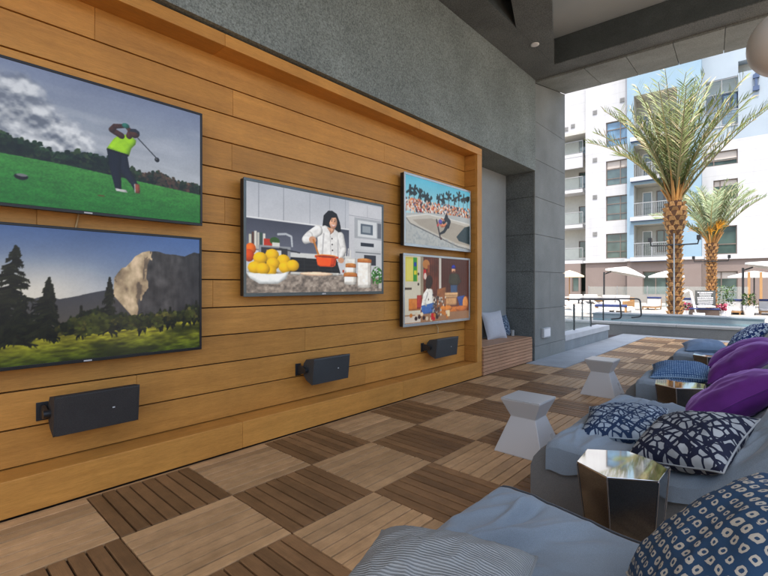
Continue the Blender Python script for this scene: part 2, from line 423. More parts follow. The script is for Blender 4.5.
# ceiling: slab, edge beam, end beam, diagonal beam
ZC, ZT = 4.72, 5.13
m = MB(); m.box(-1.7,4.1,-3.4,7.9,ZT,ZT+.35); S(m.build('ceiling', MAT['recess']))
a4 = R(4)
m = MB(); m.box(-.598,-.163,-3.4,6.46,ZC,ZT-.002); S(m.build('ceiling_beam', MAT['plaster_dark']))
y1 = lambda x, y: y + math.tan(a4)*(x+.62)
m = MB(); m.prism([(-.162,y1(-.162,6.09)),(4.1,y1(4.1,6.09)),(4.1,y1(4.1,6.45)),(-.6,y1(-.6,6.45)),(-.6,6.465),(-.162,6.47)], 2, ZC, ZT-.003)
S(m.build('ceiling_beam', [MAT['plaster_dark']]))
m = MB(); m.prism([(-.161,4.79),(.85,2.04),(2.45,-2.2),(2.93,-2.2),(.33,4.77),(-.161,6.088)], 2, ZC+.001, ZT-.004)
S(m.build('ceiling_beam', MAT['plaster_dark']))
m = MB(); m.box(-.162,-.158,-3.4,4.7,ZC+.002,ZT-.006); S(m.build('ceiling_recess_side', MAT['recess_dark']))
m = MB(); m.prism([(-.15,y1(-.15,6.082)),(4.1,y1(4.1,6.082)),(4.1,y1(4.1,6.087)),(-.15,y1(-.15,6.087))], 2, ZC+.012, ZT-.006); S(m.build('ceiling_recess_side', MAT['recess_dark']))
lt = empty('concrete_lintel', (2, 7, 4.7), 0, 'pale concrete lintel with jointed sloping soffit over the pool opening', 'lintel')
xs = [-.62] + [.16 + .585*k for k in range(0, 7)]
m = MB()
for a, b in zip(xs[:-1], xs[1:]):
    sh = lambda x: x if x == -.62 else x-.13
    A = (a+.004, y1(a,6.455), 4.692); B = (b-.004, y1(b,6.455), 4.692); Cc = (sh(b)-.004, y1(b,7.83), 4.945); Dd = (sh(a)+.004, y1(a,7.83), 4.945)
    lo = [A,B,Cc,Dd]; hi = [(p[0],p[1],p[2]+.03) for p in lo]
    m.add(lo+hi, [(0,1,2,3),(7,6,5,4),(0,4,5,1),(1,5,6,2),(2,6,7,3),(3,7,4,0)])
o = m.build('soffit_panels', MAT['soffit'], lt); o.matrix_parent_inverse = Matrix.Translation((-2,-7,-4.7))
m = MB(); m.prism([(6.47+.02,4.725),(7.80,4.976),(7.80,6.3),(6.49,6.3)], 0, -.62, 4.1)
b0 = m; o = m.build('beam', MAT['concrete_dark'], lt); o.matrix_parent_inverse = Matrix.Translation((-2,-7,-4.7))
for v in o.data.vertices: v.co.y += math.tan(a4)*(v.co.x+.62)
# roof above, then an unseen wall and storeys added to block light
m = MB(); m.box(-1.7,4.1,-3.4,7.0,5.482,5.75); S(m.build('roof', MAT['concrete_dark']))
m = MB(); m.box(-1.0,.6,-5.4,-5.202,0,5.48); tag(m.build('light_block_wall', MAT['plaster']), 'unseen grey wall added behind the camera to cut light from there', 'wall')
m = MB(); m.box(-1.7,4.1,-2,7.6,5.751,22.5); S(m.build('shading_storeys', MAT['stucco_white']))  # unseen mass added on the roof, tall enough to shade the spa

m = MB(); m.lathe([(.0,-.004),(.05,-.012),(.06,-.006),(.06,0)], (-.145,5.35,ZC), 20)
tag(m.build('downlight', MAT['white_paint']), 'small round white fitting set in the dark ceiling beam', 'ceiling fitting')
m = MB(); m.box(-.62,-.575,6.72,7.02,.36,.53); o = tag(m.build('outlet_box', MAT['coping'], None, .006), 'small pale outlet box low on the concrete column', 'outlet box')
m = MB(); m.box(-.575,-.571,6.74,7.0,.38,.51); m.build('cover', MAT['white_paint'], o, .003)
pl_ = empty('pendant_lamp', (2.515, 4.14, 4.72), 0, 'opal globe pendant hanging from the ceiling by the pool opening', 'lamp')
m = MB(); m.lathe([(.27*sin(pi*k/24)+.0005, -.27*cos(pi*k/24)) for k in range(25)], (0,0,-1.45), 40); m.build('shade', MAT['globe'], pl_)
m = MB(); m.lathe([(.055,-.0),(.055,-.03),(.012,-.035),(.012,-1.16),(.05,-1.165),(.05,-1.20)], (0,0,0), 16, smooth=False); m.build('rod', MAT['black_metal'], pl_)

# slatted bench in the alcove
be = empty('slatted_bench', (-.88, 5.5, 0), 0, 'built-in bench of pinkish slats between the timber wall and the column', 'bench')
def bpart(mb, name, mat, bevel=0):
    o = mb.build(name, mat, be, bevel); o.matrix_parent_inverse = Matrix.Translation((.88,-5.5,0)); return o
m = MB()
for k in range(8): m.box(-.645,-.615,4.728,6.34,.012+k*.0475,.012+k*.0475+.041)
bpart(m, 'front_slats', MAT['bench'], .002)
m = MB()
for k in range(7): m.box(-1.13+k*.0735,-1.13+k*.0735+.066,4.728,6.34,.392,.412)
bpart(m, 'seat', MAT['bench'], .002)
m = MB(); m.box(-1.13,-.65,4.73,6.33,0,.388); bpart(m, 'carcass', MAT['gapdark'])

# ------------------------------------------------------------------ pictures on the screens (flat, drawn as colours on a fine mesh)
class Canvas:
    def __init__(s, w, h, seed=1):
        s.W, s.H = w*2, h*2; s.a = np.zeros((s.H, s.W, 3), np.float32); s.rs = np.random.RandomState(seed)
        v, u = np.mgrid[0:s.H, 0:s.W]; s.u = (u+.5)/s.W; s.v = (v+.5)/s.H; s.k = s.W/s.H; s.tex = s.fbm(40, 30, 4, 77)
    def c(s, col): return np.array(col, np.float32)/255
    soft = 0
    def blur(s, m, r):
        for ax in (0, 1):
            p = np.concatenate([np.repeat(m.take([0], ax), r+1, ax), m, np.repeat(m.take([-1], ax), r, ax)], ax); c = np.cumsum(p, ax)
            n = m.shape[ax]; m = (c.take(range(2*r+1, 2*r+1+n), ax)-c.take(range(0, n), ax))/(2*r+1)
        return m
    def fill(s, mask, col, al=1.0):
        if s.soft and isinstance(mask, np.ndarray) and not isinstance(col, np.ndarray):
            r = s.soft; b = s.blur(np.asarray(mask, np.float64), r)
            sh = .62+.50*np.clip(b+ .55*(np.roll(b, (r//2, r//2), (0, 1))-np.roll(b, (-r//2, -r//2), (0, 1)))*-1, 0, 1.1)
            col = np.clip(s.c(col)*(sh*(1+.22*(s.tex-.5)))[..., None], 0, 1)
        mk = (mask*al)[..., None] if isinstance(mask, np.ndarray) else mask
        s.a = s.a*(1-mk) + (s.c(col) if not isinstance(col, np.ndarray) else col)*mk
    def fbm(s, sx, sy, oct=4, seed=0):
        out = np.zeros((s.H, s.W)); amp = 1; tot = 0; rs = np.random.RandomState(seed)
        for o in range(oct):
            gx, gy = int(sx*2**o)+2, int(sy*2**o)+2; g = rs.rand(gy+1, gx+1)
            x = s.u*(gx-1); y = s.v*(gy-1); i = x.astype(int); j = y.astype(int); fx = x-i; fy = y-j
            fx = fx*fx*(3-2*fx); fy = fy*fy*(3-2*fy)
            out += amp*((g[j,i]*(1-fx)+g[j,i+1]*fx)*(1-fy)+(g[j+1,i]*(1-fx)+g[j+1,i+1]*fx)*fy); tot += amp; amp *= .5
        return out/tot
    def vgrad(s, v0, v1, c0, c1, mask=None):
        t = np.clip((s.v-v0)/(v1-v0), 0, 1)[..., None]; col = s.c(c0)*(1-t)+s.c(c1)*t
        mk = np.ones((s.H, s.W)) if mask is None else mask
        s.a = s.a*(1-mk[..., None]) + col*mk[..., None]
    def pm(s, pts):
        ins = np.zeros((s.H, s.W), bool); n = len(pts)
        for i in range(n):
            x0, y0 = pts[i]; x1, y1_ = pts[(i+1) % n]
            if y0 == y1_: continue
            cnd = ((s.v >= min(y0, y1_)) & (s.v < max(y0, y1_)))
            ins ^= cnd & (s.u < x0+(s.v-y0)*(x1-x0)/(y1_-y0))
        return ins.astype(np.float32)
    def poly(s, pts, col, al=1.0): s.fill(s.pm(pts), col, al)
    def rect(s, x0, y0, x1, y1_, col, al=1.0): s.fill(((s.u >= x0)&(s.u < x1)&(s.v >= y0)&(s.v < y1_)).astype(np.float32), col, al)
    def em(s, x, y, rx, ry): return ((((s.u-x)/rx)**2+((s.v-y)/ry)**2) < 1).astype(np.float32)
    def ell(s, x, y, rx, ry, col, al=1.0): s.fill(s.em(x, y, rx, ry), col, al)
    def line(s, pts, w, col, al=1.0):
        mk = np.zeros((s.H, s.W), bool)
        for (x0, y0), (x1, y1_) in zip(pts[:-1], pts[1:]):
            ax, ay = (x1-x0)*s.k, y1_-y0; px, py = (s.u-x0)*s.k, s.v-y0
            t = np.clip((px*ax+py*ay)/(ax*ax+ay*ay+1e-9), 0, 1); mk |= ((px-t*ax)**2+(py-t*ay)**2) < (w/2)**2
        s.fill(mk.astype(np.float32), col, al)
    def limb(s, pts, ws, col):
        for (p, q), (a, b) in zip(zip(pts[:-1], pts[1:]), zip(ws[:-1], ws[1:])):
            ax, ay = (q[0]-p[0])*s.k, q[1]-p[1]; px, py = (s.u-p[0])*s.k, s.v-p[1]
            t = np.clip((px*ax+py*ay)/(ax*ax+ay*ay+1e-9), 0, 1); w = a+(b-a)*t
            s.fill((((px-t*ax)**2+(py-t*ay)**2) < (w/2)**2).astype(np.float32), col)
    def ball(s, x, y, rx, ry, col):
        d = np.clip(1-((s.u-x+rx*.3)/(rx*1.5))**2-((s.v-y+ry*.35)/(ry*1.5))**2, 0, 1)[..., None]
        c = s.c(col)*(.55+.5*d); s.a = np.where(s.em(x, y, rx, ry)[..., None] > 0, np.clip(c, 0, 1), s.a)
    def done(s):
        a = s.a*(1+.10*(s.fbm(7, 5, 5, 90)-.5)+.05*(s.fbm(160, 90, 2, 91)-.5))[..., None]
        a = np.stack([s.blur(a[..., k].astype(np.float64), 1) for k in range(3)], -1)*.55+a*.45
        lum = a.mean(-1, keepdims=True); a = lum+(a-lum)*1.18; a = np.clip(a, 0, 1); a = a*(.78+.22*np.clip(a*1.6, 0, 1)); a = (a[0::2,0::2]+a[1::2,0::2]+a[0::2,1::2]+a[1::2,1::2])/4
        return a

def pic_golf():
    c = Canvas(384, 216); c.vgrad(0, .65, (126,134,154), (176,180,186))
    n = c.fbm(5, 5, 6, 3); n2 = c.fbm(9, 7, 5, 8)
    bank = np.interp(c.u, [0,.2,.28,.36,.45,.55,.70,1], [-.05,.02,.05,.18,.34,.46,.56,.62]) + (n-.5)*.22   # cloud bank falls away to the right
    pf = .55*c.fbm(7, 5, 5, 3) + .45*c.fbm(17, 12, 4, 8)
    m = np.clip((c.v-bank)*8 + (pf-.5)*3.2, 0, 1)
    g = pf - np.roll(pf, -14, 0); lit = np.clip(.62 + 4.2*g + (pf-.5)*1.4 - np.clip(c.v-bank-.12, 0, 1)*.8, 0, 1)[..., None]
    c.fill(m, c.c((108,113,124))*(1-lit)+c.c((226,228,232))*lit, .9)
    c.fill(np.clip((c.fbm(4, 14, 5, 33)-.5)*4, 0, 1)*np.clip(c.v*2, 0, 1), (190,194,204), .45)
    # hill, tree line, grass
    hz = np.interp(c.u, [0,.2,.42,.7,1], [.60,.655,.665,.70,.735])
    hill = np.interp(c.u, [0,.22,.30,.44,.52], [.50,.55,.545,.615,.66]); c.fill((c.v > hill).astype(np.float32), (70,92,80))
    tn = c.fbm(60, 3, 3, 5)
    tl = np.interp(c.u, [0,.2,.22,.30,.34,.42,.46,.50,.54,.58,.64,.74,.78,.83,.88,1], [.46,.50,.52,.575,.61,.625,.57,.545,.55,.58,.60,.625,.60,.61,.65,.66]) + (tn-.5)*.05
    tx = c.fbm(90, 50, 3, 12)[..., None]; c.fill((c.v > tl).astype(np.float32), c.c((26,38,28))*(.5+tx))
    crowns(c, [.2,.30,.40,.45,.5,.56,.62,.70], [.53,.58,.635,.60,.575,.58,.61,.635], 90, .05, ((30,46,32),(38,54,36),(24,36,28),(48,60,40)), 6); crowns(c, [.72,.80,.88,1], [.635,.63,.665,.68], 60, .04, ((40,52,36),(70,62,50),(86,66,56),(34,44,34)), 7)
    c.fill(((c.v > tl)&(np.abs(c.u-.83) < .06)&(tx[...,0] > .45)).astype(np.float32), (92,74,62), .6)
    gx = c.fbm(190, 150, 2, 21)*.6+c.fbm(14, 40, 3, 22)*.4; gx = gx[..., None]; gl = np.clip((c.v-hz)/(1-hz), 0, 1)[..., None]
    c.fill((c.v > hz).astype(np.float32), (c.c((72,128,66))*(1-gl)+c.c((40,108,50))*gl)*(.75+.5*gx))
    c.ell(.273,.80,.022,.022,(20,22,24)); c.ell(.275,.788,.018,.010,(120,122,124)); c.ell(.55,.86,.015,.006,(90,80,40))
    c.soft = 9
    # golfer seen from behind at the end of a swing
    c.line([(.70,.345),(.785,.482)], .008, (60,62,66)); c.ell(.785,.492,.011,.020,(34,36,40)); c.ell(.782,.486,.005,.008,(150,150,150))
    c.limb([(.628,.49),(.645,.63),(.682,.72),(.698,.78)], [.09,.075,.052,.042], (30,34,46)); c.limb([(.602,.49),(.606,.63),(.618,.785)], [.105,.08,.045], (24,28,40))
    c.poly([(.605,.785),(.65,.788),(.657,.808),(.61,.806)], (226,226,226)); c.poly([(.686,.725),(.707,.725),(.709,.80),(.69,.80)], (136,84,66)); c.line([(.686,.73),(.688,.795)], .008, (235,235,235))
    c.poly([(.572,.478),(.60,.39),(.625,.345),(.66,.335),(.692,.365),(.69,.40),(.672,.44),(.662,.505),(.62,.505)], (138,178,36)); c.poly([(.572,.478),(.66,.497),(.66,.512),(.572,.495)], (26,26,30))
    c.limb([(.63,.355),(.592,.325),(.604,.29),(.645,.27)], [.05,.045,.038,.03], (72,48,38)); c.limb([(.662,.345),(.668,.30),(.65,.27)], [.045,.035,.03], (84,56,44)); c.ell(.648,.266,.016,.02,(60,120,110))
    c.ell(.684,.315,.022,.034,(78,52,42)); c.poly([(.664,.305),(.668,.28),(.69,.273),(.706,.29),(.708,.32),(.69,.30)], (52,54,66))
    return c.done()

def seg(c, x0, y0, x1, y1_, w, col):
    """short stroke drawn only in its own window"""
    j0 = max(0, int((min(y0, y1_)-w)*c.H)); j1 = min(c.H, int((max(y0, y1_)+w)*c.H)+2); i0 = max(0, int((min(x0, x1)-w/c.k)*c.W)); i1 = min(c.W, int((max(x0, x1)+w/c.k)*c.W)+2)
    if j1 <= j0 or i1 <= i0: return
    u = c.u[j0:j1, i0:i1]; v = c.v[j0:j1, i0:i1]; ax, ay = (x1-x0)*c.k, y1_-y0; px, py = (u-x0)*c.k, v-y0
    t = np.clip((px*ax+py*ay)/(ax*ax+ay*ay+1e-9), 0, 1); mk = ((px-t*ax)**2+(py-t*ay)**2) < (w*(1-.6*t)/2)**2
    c.a[j0:j1, i0:i1][mk] = c.c(col)
def conifer(c, x, base, top, w, col, lean=0, seed=0):
    rs = random.Random(seed); h = base-top
    seg(c, x, base, x+lean, top, .014, (26,22,18)); n = int(34+150*h)
    for q in range(n):
        f = (q+rs.random())/n; k = top+h*.97*f; cx = x+lean*(1-f); ww = w*(.10+.9*min(1, f*1.3))*rs.uniform(.45, 1.1)*(1 if rs.random() > .12 else .4)
        sd = rs.choice((-1, 1)); g = rs.uniform(.6, 1.5); cc = tuple(int(v*g) for v in col); dr = rs.uniform(.0, .05)*(.4+f)
        seg(c, cx, k, cx+sd*ww, k+dr, .018+.010*f, cc)
        for e in range(3):
            z = rs.uniform(.4, 1); seg(c, cx+sd*ww*z, k+dr*z, cx+sd*ww*(z+.12), k+dr*z+rs.uniform(.008, .03), .010, cc)
def crowns(c, us, vs_, n, r, cols, seed):
    """clumps of broadleaf trees along a line"""
    rs = random.Random(seed)
    for q in range(n):
        x = rs.uniform(us[0], us[-1]); y = float(np.interp(x, us, vs_)) + rs.uniform(-.012, .035); R_ = r*rs.uniform(.5, 1.2); col = rs.choice(cols)
        for e in range(9):
            a = rs.uniform(0, 6.28); d_ = R_*rs.random()**.5; g = rs.uniform(.6, 1.1)+.5*max(0, -sin(a))*d_/R_
            xx, yy = x+cos(a)*d_/c.k, y+sin(a)*d_*.8; seg(c, xx, yy, xx+.004, yy+.004, R_*rs.uniform(.5, .8), tuple(int(v*g) for v in col))
def pic_cliff():
    c = Canvas(384, 216); c.vgrad(0, .6, (84,104,140), (176,178,184))
    g = np.exp(-(((c.u-.30)/.25)**2+((c.v-.5)/.22)**2)); c.fill(g, (226,218,204), .8); c.fill(np.clip((c.u-.5)*1.6, 0, 1)*np.clip(.6-c.v, 0, 1)*1.3, (92,122,170), .8)
    n = c.fbm(8, 8, 5, 4); r = c.fbm(40, 8, 4, 7)
    far = np.interp(c.u, [.2,.35,.40,.47,.53,.60,.7,1], [.58,.50,.53,.505,.475,.455,.46,.5]) + (n-.5)*.03
    t = np.clip((c.v-.45)/.35, 0, 1)[..., None]; c.fill((c.v > far).astype(np.float32), c.c((70,72,80))*(1-t)+c.c((98,92,84))*t)
    cl = np.interp(c.u, [.598,.603,.615,.635,.65,.67,.69,.72,.75,.79,.83,.86,.92,.97,1], [.66,.37,.335,.285,.275,.235,.185,.15,.135,.135,.155,.155,.165,.125,.13]) + (r-.5)*.012
    mk = ((c.v > cl)&(c.u > .598)).astype(np.float32)
    s = c.fbm(28, 14, 5, 9)[..., None]; c.fill(mk, c.c((84,82,83))*(.40+1.0*(s*.6+.4*c.fbm(70, 9, 4, 19)[..., None])))
    face = mk*((c.u < np.interp(c.v, [.1,.2,.3,.45,.6,.7], [.75,.762,.752,.735,.71,.69]) + (r-.5)*.05)).astype(np.float32)
    face *= (c.v < np.interp(c.u, [.598,.62,.69,.75], [.50,.55,.71,.70]))
    c.fill(face, c.c((176,158,136))*(.45+1.0*np.clip(r*.6+s[...,0]*.7-.12, 0, 1.3))[..., None])
    c.fill(mk*np.clip((c.u-.86)*6, 0, 1), (36,38,44), .6)
    c.fill(((r < .36)*face).astype(np.float32), (92,82,74), .6)
    # wooded floor and sunlit meadow
    tl = np.interp(c.u, [.2,.4,.45,.5,.55,.6,.7,.8,.9,1], [.72,.70,.66,.62,.60,.66,.68,.65,.63,.60]) + (c.fbm(70, 3, 3, 2)-.5)*.10
    b = c.fbm(60, 40, 3, 31)[..., None]; c.fill((c.v > tl).astype(np.float32), c.c((40,46,26))*(.35+1.2*b))
    me = np.interp(c.u, [.2,.4,.7,1], [.82,.80,.785,.73]); q = c.fbm(30, 60, 4, 44)[..., None]
    t = np.clip((c.v-me)/(1-me), 0, 1)[..., None]
    c.fill((c.v > me).astype(np.float32), (c.c((146,140,60))*(1-t)+c.c((66,78,26))*t)*(.45+1.0*q)); c.fill((c.v > me)*np.clip((c.fbm(6, 10, 3, 51)-.52)*6, 0, 1), (30,36,16), .65)
    for x, b_, tp, w, ln, sd in ((.222,.86,.15,.10,.035,1),(.25,.80,.50,.03,.02,2),(.265,.80,.50,.035,.02,3),(.335,.81,.37,.06,.03,4),(.362,.81,.42,.04,.012,5),(.477,.79,.585,.018,.0,6),(.585,.80,.365,.040,.0,7),(.80,.77,.66,.018,0,8),(.85,.76,.62,.02,0,9),(.93,.75,.60,.022,0,10),(.98,.74,.57,.022,0,11),(.72,.78,.66,.018,0,12)):
        conifer(c, x, b_, tp, w, (30,32,22), ln, sd)
    crowns(c, [.4,.5,.6,.7,.8,.9,1], [.75,.72,.70,.72,.71,.70,.67], 110, .05, ((44,48,26),(60,62,34),(34,38,22),(78,76,42)), 9)
    for x, y, rx, ry in ((.50,.74,.05,.08),(.54,.72,.05,.09),(.67,.74,.035,.06),(.79,.74,.03,.05),(.95,.70,.03,.05)):
        mk = c.em(x, y, rx, ry)*(c.fbm(50, 40, 2, int(x*100)) > .38); c.fill(mk, c.c((64,68,34))*(.5+1.0*b))
    return c.done()

def pic_kitchen():
    c = Canvas(330, 190); c.rect(0,0,1,1,(196,198,202)); W = (196,198,204)
    c.vgrad(0,.35,(184,187,194),(206,207,212))
    for x in (.075,.225,.40,.545,.67): c.line([(x,0),(x,.33)], .006, (150,152,158))
    c.rect(0,.315,.72,.33,(236,236,238)); c.rect(0,.33,.72,.62,(96,98,110)); c.vgrad(.33,.62,(78,80,92),(112,114,126),((c.u<.72)&(c.v>.33)&(c.v<.62)).astype(np.float32))
    c.rect(.70,.02,1,1,(206,206,210)); c.line([(.86,.03),(.86,.16)], .005, (160,160,165)); c.line([(.70,.165),(1,.165)], .006, (140,140,146))
    c.rect(.745,.18,.995,.405,(170,172,176)); c.rect(.775,.205,.945,.385,(214,216,218)); c.rect(.80,.24,.91,.355,(96,104,114)); c.rect(.815,.26,.89,.335,(150,156,162)); c.rect(.955,.21,.99,.385,(110,112,118))
    c.rect(.745,.42,.995,.53,(206,207,210)); c.rect(.80,.45,.92,.49,(42,46,58)); c.rect(.745,.53,.995,.75,(196,197,200)); c.rect(.83,.585,.94,.70,(52,54,64)); c.rect(.755,.555,.985,.565,(120,122,126))
    # worktop behind, books, sink tap, toaster
    c.rect(0,.61,.72,.655,(216,216,214)); 
    for k, (x, h, q) in enumerate(((.02,.13,(210,206,190)),(.036,.15,(96,70,60)),(.05,.16,(222,218,208)),(.066,.15,(200,196,186)),(.082,.15,(70,90,80)),(.10,.145,(224,222,214)))): c.rect(x,.60-h,x+.013,.60,q)
    c.rect(.075,.56,.27,.74,(150,152,156)); c.rect(.09,.58,.25,.73,(60,60,66)); c.rect(.12,.60,.15,.73,(190,150,90)); c.rect(.18,.60,.21,.73,(220,220,220))
    c.rect(.105,.50,.155,.56,(176,64,40)); c.ell(.17,.515,.03,.035,(60,92,44)); c.rect(.155,.53,.20,.565,(220,220,214)); c.line([(.19,.45),(.24,.44),(.275,.46),(.28,.55)], .02, (186,190,196)); c.line([(.20,.58),(.33,.61)], .012, (60,60,66))
    for x, y in ((.67,.55),(.69,.53),(.71,.55)): c.line([(x,.62),(x+.004,y)], .01, (230,226,220))
    c.soft = 8
    # cook stirring a pot
    P = (214,212,210)
    c.poly([(.49,.33),(.50,.21),(.535,.155),(.565,.15),(.60,.175),(.625,.26),(.63,.36),(.60,.37),(.56,.36)], (22,18,18)); c.ell(.605,.34,.028,.10,(24,20,20)); c.ell(.62,.45,.012,.07,(24,20,20))
    c.poly([(.44,.345),(.51,.31),(.545,.33),(.575,.33),(.62,.37),(.655,.46),(.665,.65),(.45,.65),(.455,.47)], P)
    c.limb([(.46,.37),(.395,.44),(.37,.475),(.42,.465)], [.11,.10,.085,.06], P); c.limb([(.63,.41),(.655,.55),(.625,.64)], [.10,.085,.06], P)
    c.poly([(.525,.33),(.57,.33),(.552,.385)], (206,160,134)); c.poly([(.555,.30),(.59,.315),(.575,.37),(.55,.40)], (206,160,134))
    c.ell(.572,.265,.031,.072,(214,166,140)); c.poly([(.535,.30),(.54,.21),(.565,.185),(.60,.20),(.59,.215),(.56,.225),(.548,.26)], (24,18,18))
    c.ell(.562,.255,.004,.007,(40,26,22)); c.ell(.585,.258,.004,.007,(40,26,22)); c.soft = 0; c.line([(.558,.296),(.572,.307),(.588,.298)], .012, (248,244,240)); c.line([(.556,.294),(.572,.315),(.590,.296)], .004, (170,70,66)); c.line([(.556,.238),(.568,.236)], .005, (50,34,28)); c.line([(.58,.238),(.592,.242)], .005, (50,34,28)); c.line([(.575,.26),(.577,.28)], .006, (180,130,108))
    for k in range(4): c.ell(.563+.002*k,.44+.06*k,.006,.008,(70,66,66))
    c.line([(.548,.38),(.556,.64)], .006, (170,168,168)); c.line([(.50,.40),(.49,.60)], .02, (196,194,194)); c.line([(.61,.45),(.61,.62)], .02, (198,196,196))
    c.ell(.42,.47,.026,.034,(206,158,132)); c.line([(.425,.47),(.468,.64)], .022, (186,128,72)); c.ell(.635,.66,.024,.03,(206,158,132))
    c.soft = 4
    # hob, pot, worktop in front
    c.poly([(.27,.655),(.60,.66),(.63,.80),(.26,.795)], (26,27,30)); 
    for k in range(4): c.line([(.27+.09*k,.67),(.265+.10*k,.785)], .008, (74,76,80))
    for k in range(3): c.line([(.27,.68+.04*k),(.61,.685+.04*k)], .007, (62,64,68))
    c.poly([(.44,.625),(.60,.625),(.59,.72),(.57,.735),(.475,.735),(.455,.72)], (216,92,40)); c.ell(.52,.625,.083,.018,(236,150,90)); c.ell(.52,.628,.07,.012,(150,60,30)); c.rect(.435,.625,.45,.645,(206,84,36)); c.rect(.595,.625,.615,.645,(206,84,36)); c.poly([(.56,.64),(.595,.64),(.58,.72),(.55,.725)], (172,66,28))
    n = c.fbm(50, 40, 4, 5)[..., None]; mk = (c.v > np.interp(c.u, [0,.27,.62,1], [.80,.795,.81,.84])).astype(np.float32)
    c.fill(mk, c.c((150,140,132))*(.55+.85*n)); c.rect(.27,.795,.62,.825,(186,184,180)); c.ell(.45,.81,.12,.02,(230,200,176))
    # fruit bowl
    c.soft = 0
    c.ball(.03,.60,.03,.05,(226,120,40)); c.ball(.02,.66,.03,.055,(206,90,30))
    for x, y in ((.155,.645),(.085,.68),(.225,.69),(.16,.725),(.055,.765),(.235,.755),(.14,.79),(.285,.735),(.10,.775)): c.ball(x,y,.041,.055,(246,196,30))
    c.soft = 9; c.poly([(.0,.80),(.05,.815),(.13,.82),(.21,.815),(.262,.79),(.24,.86),(.19,.91),(.08,.91),(.025,.86)], (232,234,234)); c.soft = 8
    # jars and herbs
    def jar(x0, x1, t, b):
        c.rect(x0,t,x1,b,(226,222,216)); c.rect(x1-(x1-x0)*.25,t,x1,b,(188,184,178)); c.ell((x0+x1)/2,b,(x1-x0)/2,.014,(214,210,204)); c.rect(x0-.004,t-.022,x1+.004,t+.012,(190,122,66)); c.ell((x0+x1)/2,t-.022,(x1-x0)/2+.004,.014,(214,150,92))
    c.rect(.665,.63,.76,.79,(206,204,200)); jar(.675,.755,.72,.80); jar(.66,.765,.82,.905); jar(.775,.895,.66,.94); c.rect(.645,.76,.66,.79,(196,90,50))
    c.soft = 0; nn = c.fbm(70, 60, 2, 14); mk = c.em(.95,.82,.055,.11)*(nn > .42); c.fill(mk, c.c((60,110,46))*(.5+1.0*c.fbm(80, 60, 2, 15))[..., None]); c.rect(.965,.90,1,.96,(190,186,180))
    return c.done()

def pic_skate():
    c = Canvas(200, 116); c.vgrad(0,.45,(106,178,200),(170,206,214))
    rs = random.Random(4)
    for x, y, w in ((.06,.22,.05),(.12,.20,.05),(.20,.24,.05),(.28,.26,.05),(.34,.30,.04),(.48,.24,.04),(.55,.22,.05),(.63,.16,.05),(.72,.20,.04),(.80,.12,.05),(.88,.14,.05),(.95,.10,.04)):
        c.line([(x,y),(x+.005,.5)], .012, (60,56,50))
        for k in range(9):
            a = rs.uniform(0, 6.28); c.line([(x,y),(x+w*cos(a)*.9,y+.08*sin(a)*.9)], .03, (34,44,38))
    c.rect(0,.36,.95,.52,(200,180,160), .8); c.rect(.05,.33,.20,.44,(196,150,120)); c.rect(.55,.34,.75,.42,(176,140,116))
    for k in range(700):
        x, y = rs.random(), rs.uniform(.34,.53)-.03*rs.random(); q = rs.choice(((190,120,90),(226,214,206),(60,48,46),(36,44,60),(206,160,130),(240,238,236),(150,60,50),(90,110,130),(214,140,90)))
        c.ell(x,y-.06*(x-.3)*.6,.008,.017,q)
    c.fill((c.v > np.interp(c.u,[0,.35,.7,1],[.56,.49,.46,.45])).astype(np.float32), (176,178,176))
    c.poly([(.02,.62),(.10,.565),(.3,.53),(.6,.53),(1,.56),(1,.97),(.78,.94),(.5,.84),(.25,.75),(.07,.69)], (190,184,174)); c.poly([(.10,.64),(.35,.575),(.7,.58),(1,.61),(1,.93),(.75,.90),(.45,.80),(.2,.71)], (164,156,146))
    c.poly([(1,.58),(.90,.62),(.82,.72),(.76,.80),(.80,.86),(1,.90)], (44,62,66)); c.line([(.02,.63),(.07,.70),(.25,.765),(.5,.855),(.78,.955),(1,.985)], .012, (70,66,64)); c.line([(.02,.61),(.3,.52),(.6,.525),(1,.555)], .014, (222,220,214))
    c.fill((c.v > .72)*np.clip((c.fbm(50,30,3,6)-.5)*4,0,1)*(c.v > .70+.27*c.u), (140,146,150), .6)
    c.soft = 5
    # skateboarder upside the bowl
    c.line([(.44,.58),(.50,.86)], .03, (54,44,44)); c.ell(.46,.66,.014,.02,(196,60,70)); c.ell(.51,.86,.014,.02,(90,60,60))
    c.limb([(.58,.63),(.52,.66),(.47,.62)], [.06,.05,.03], (196,130,100)); c.limb([(.60,.66),(.56,.74),(.49,.79)], [.07,.05,.03], (28,30,34)); c.limb([(.55,.60),(.59,.53),(.64,.57),(.62,.65)], [.06,.08,.08,.07], (30,32,36)); c.ell(.595,.50,.024,.035,(36,28,28)); c.limb([(.56,.57),(.51,.54)], [.03,.02], (190,126,98)); c.ell(.50,.60,.03,.04,(96,84,150))
    return c.done()

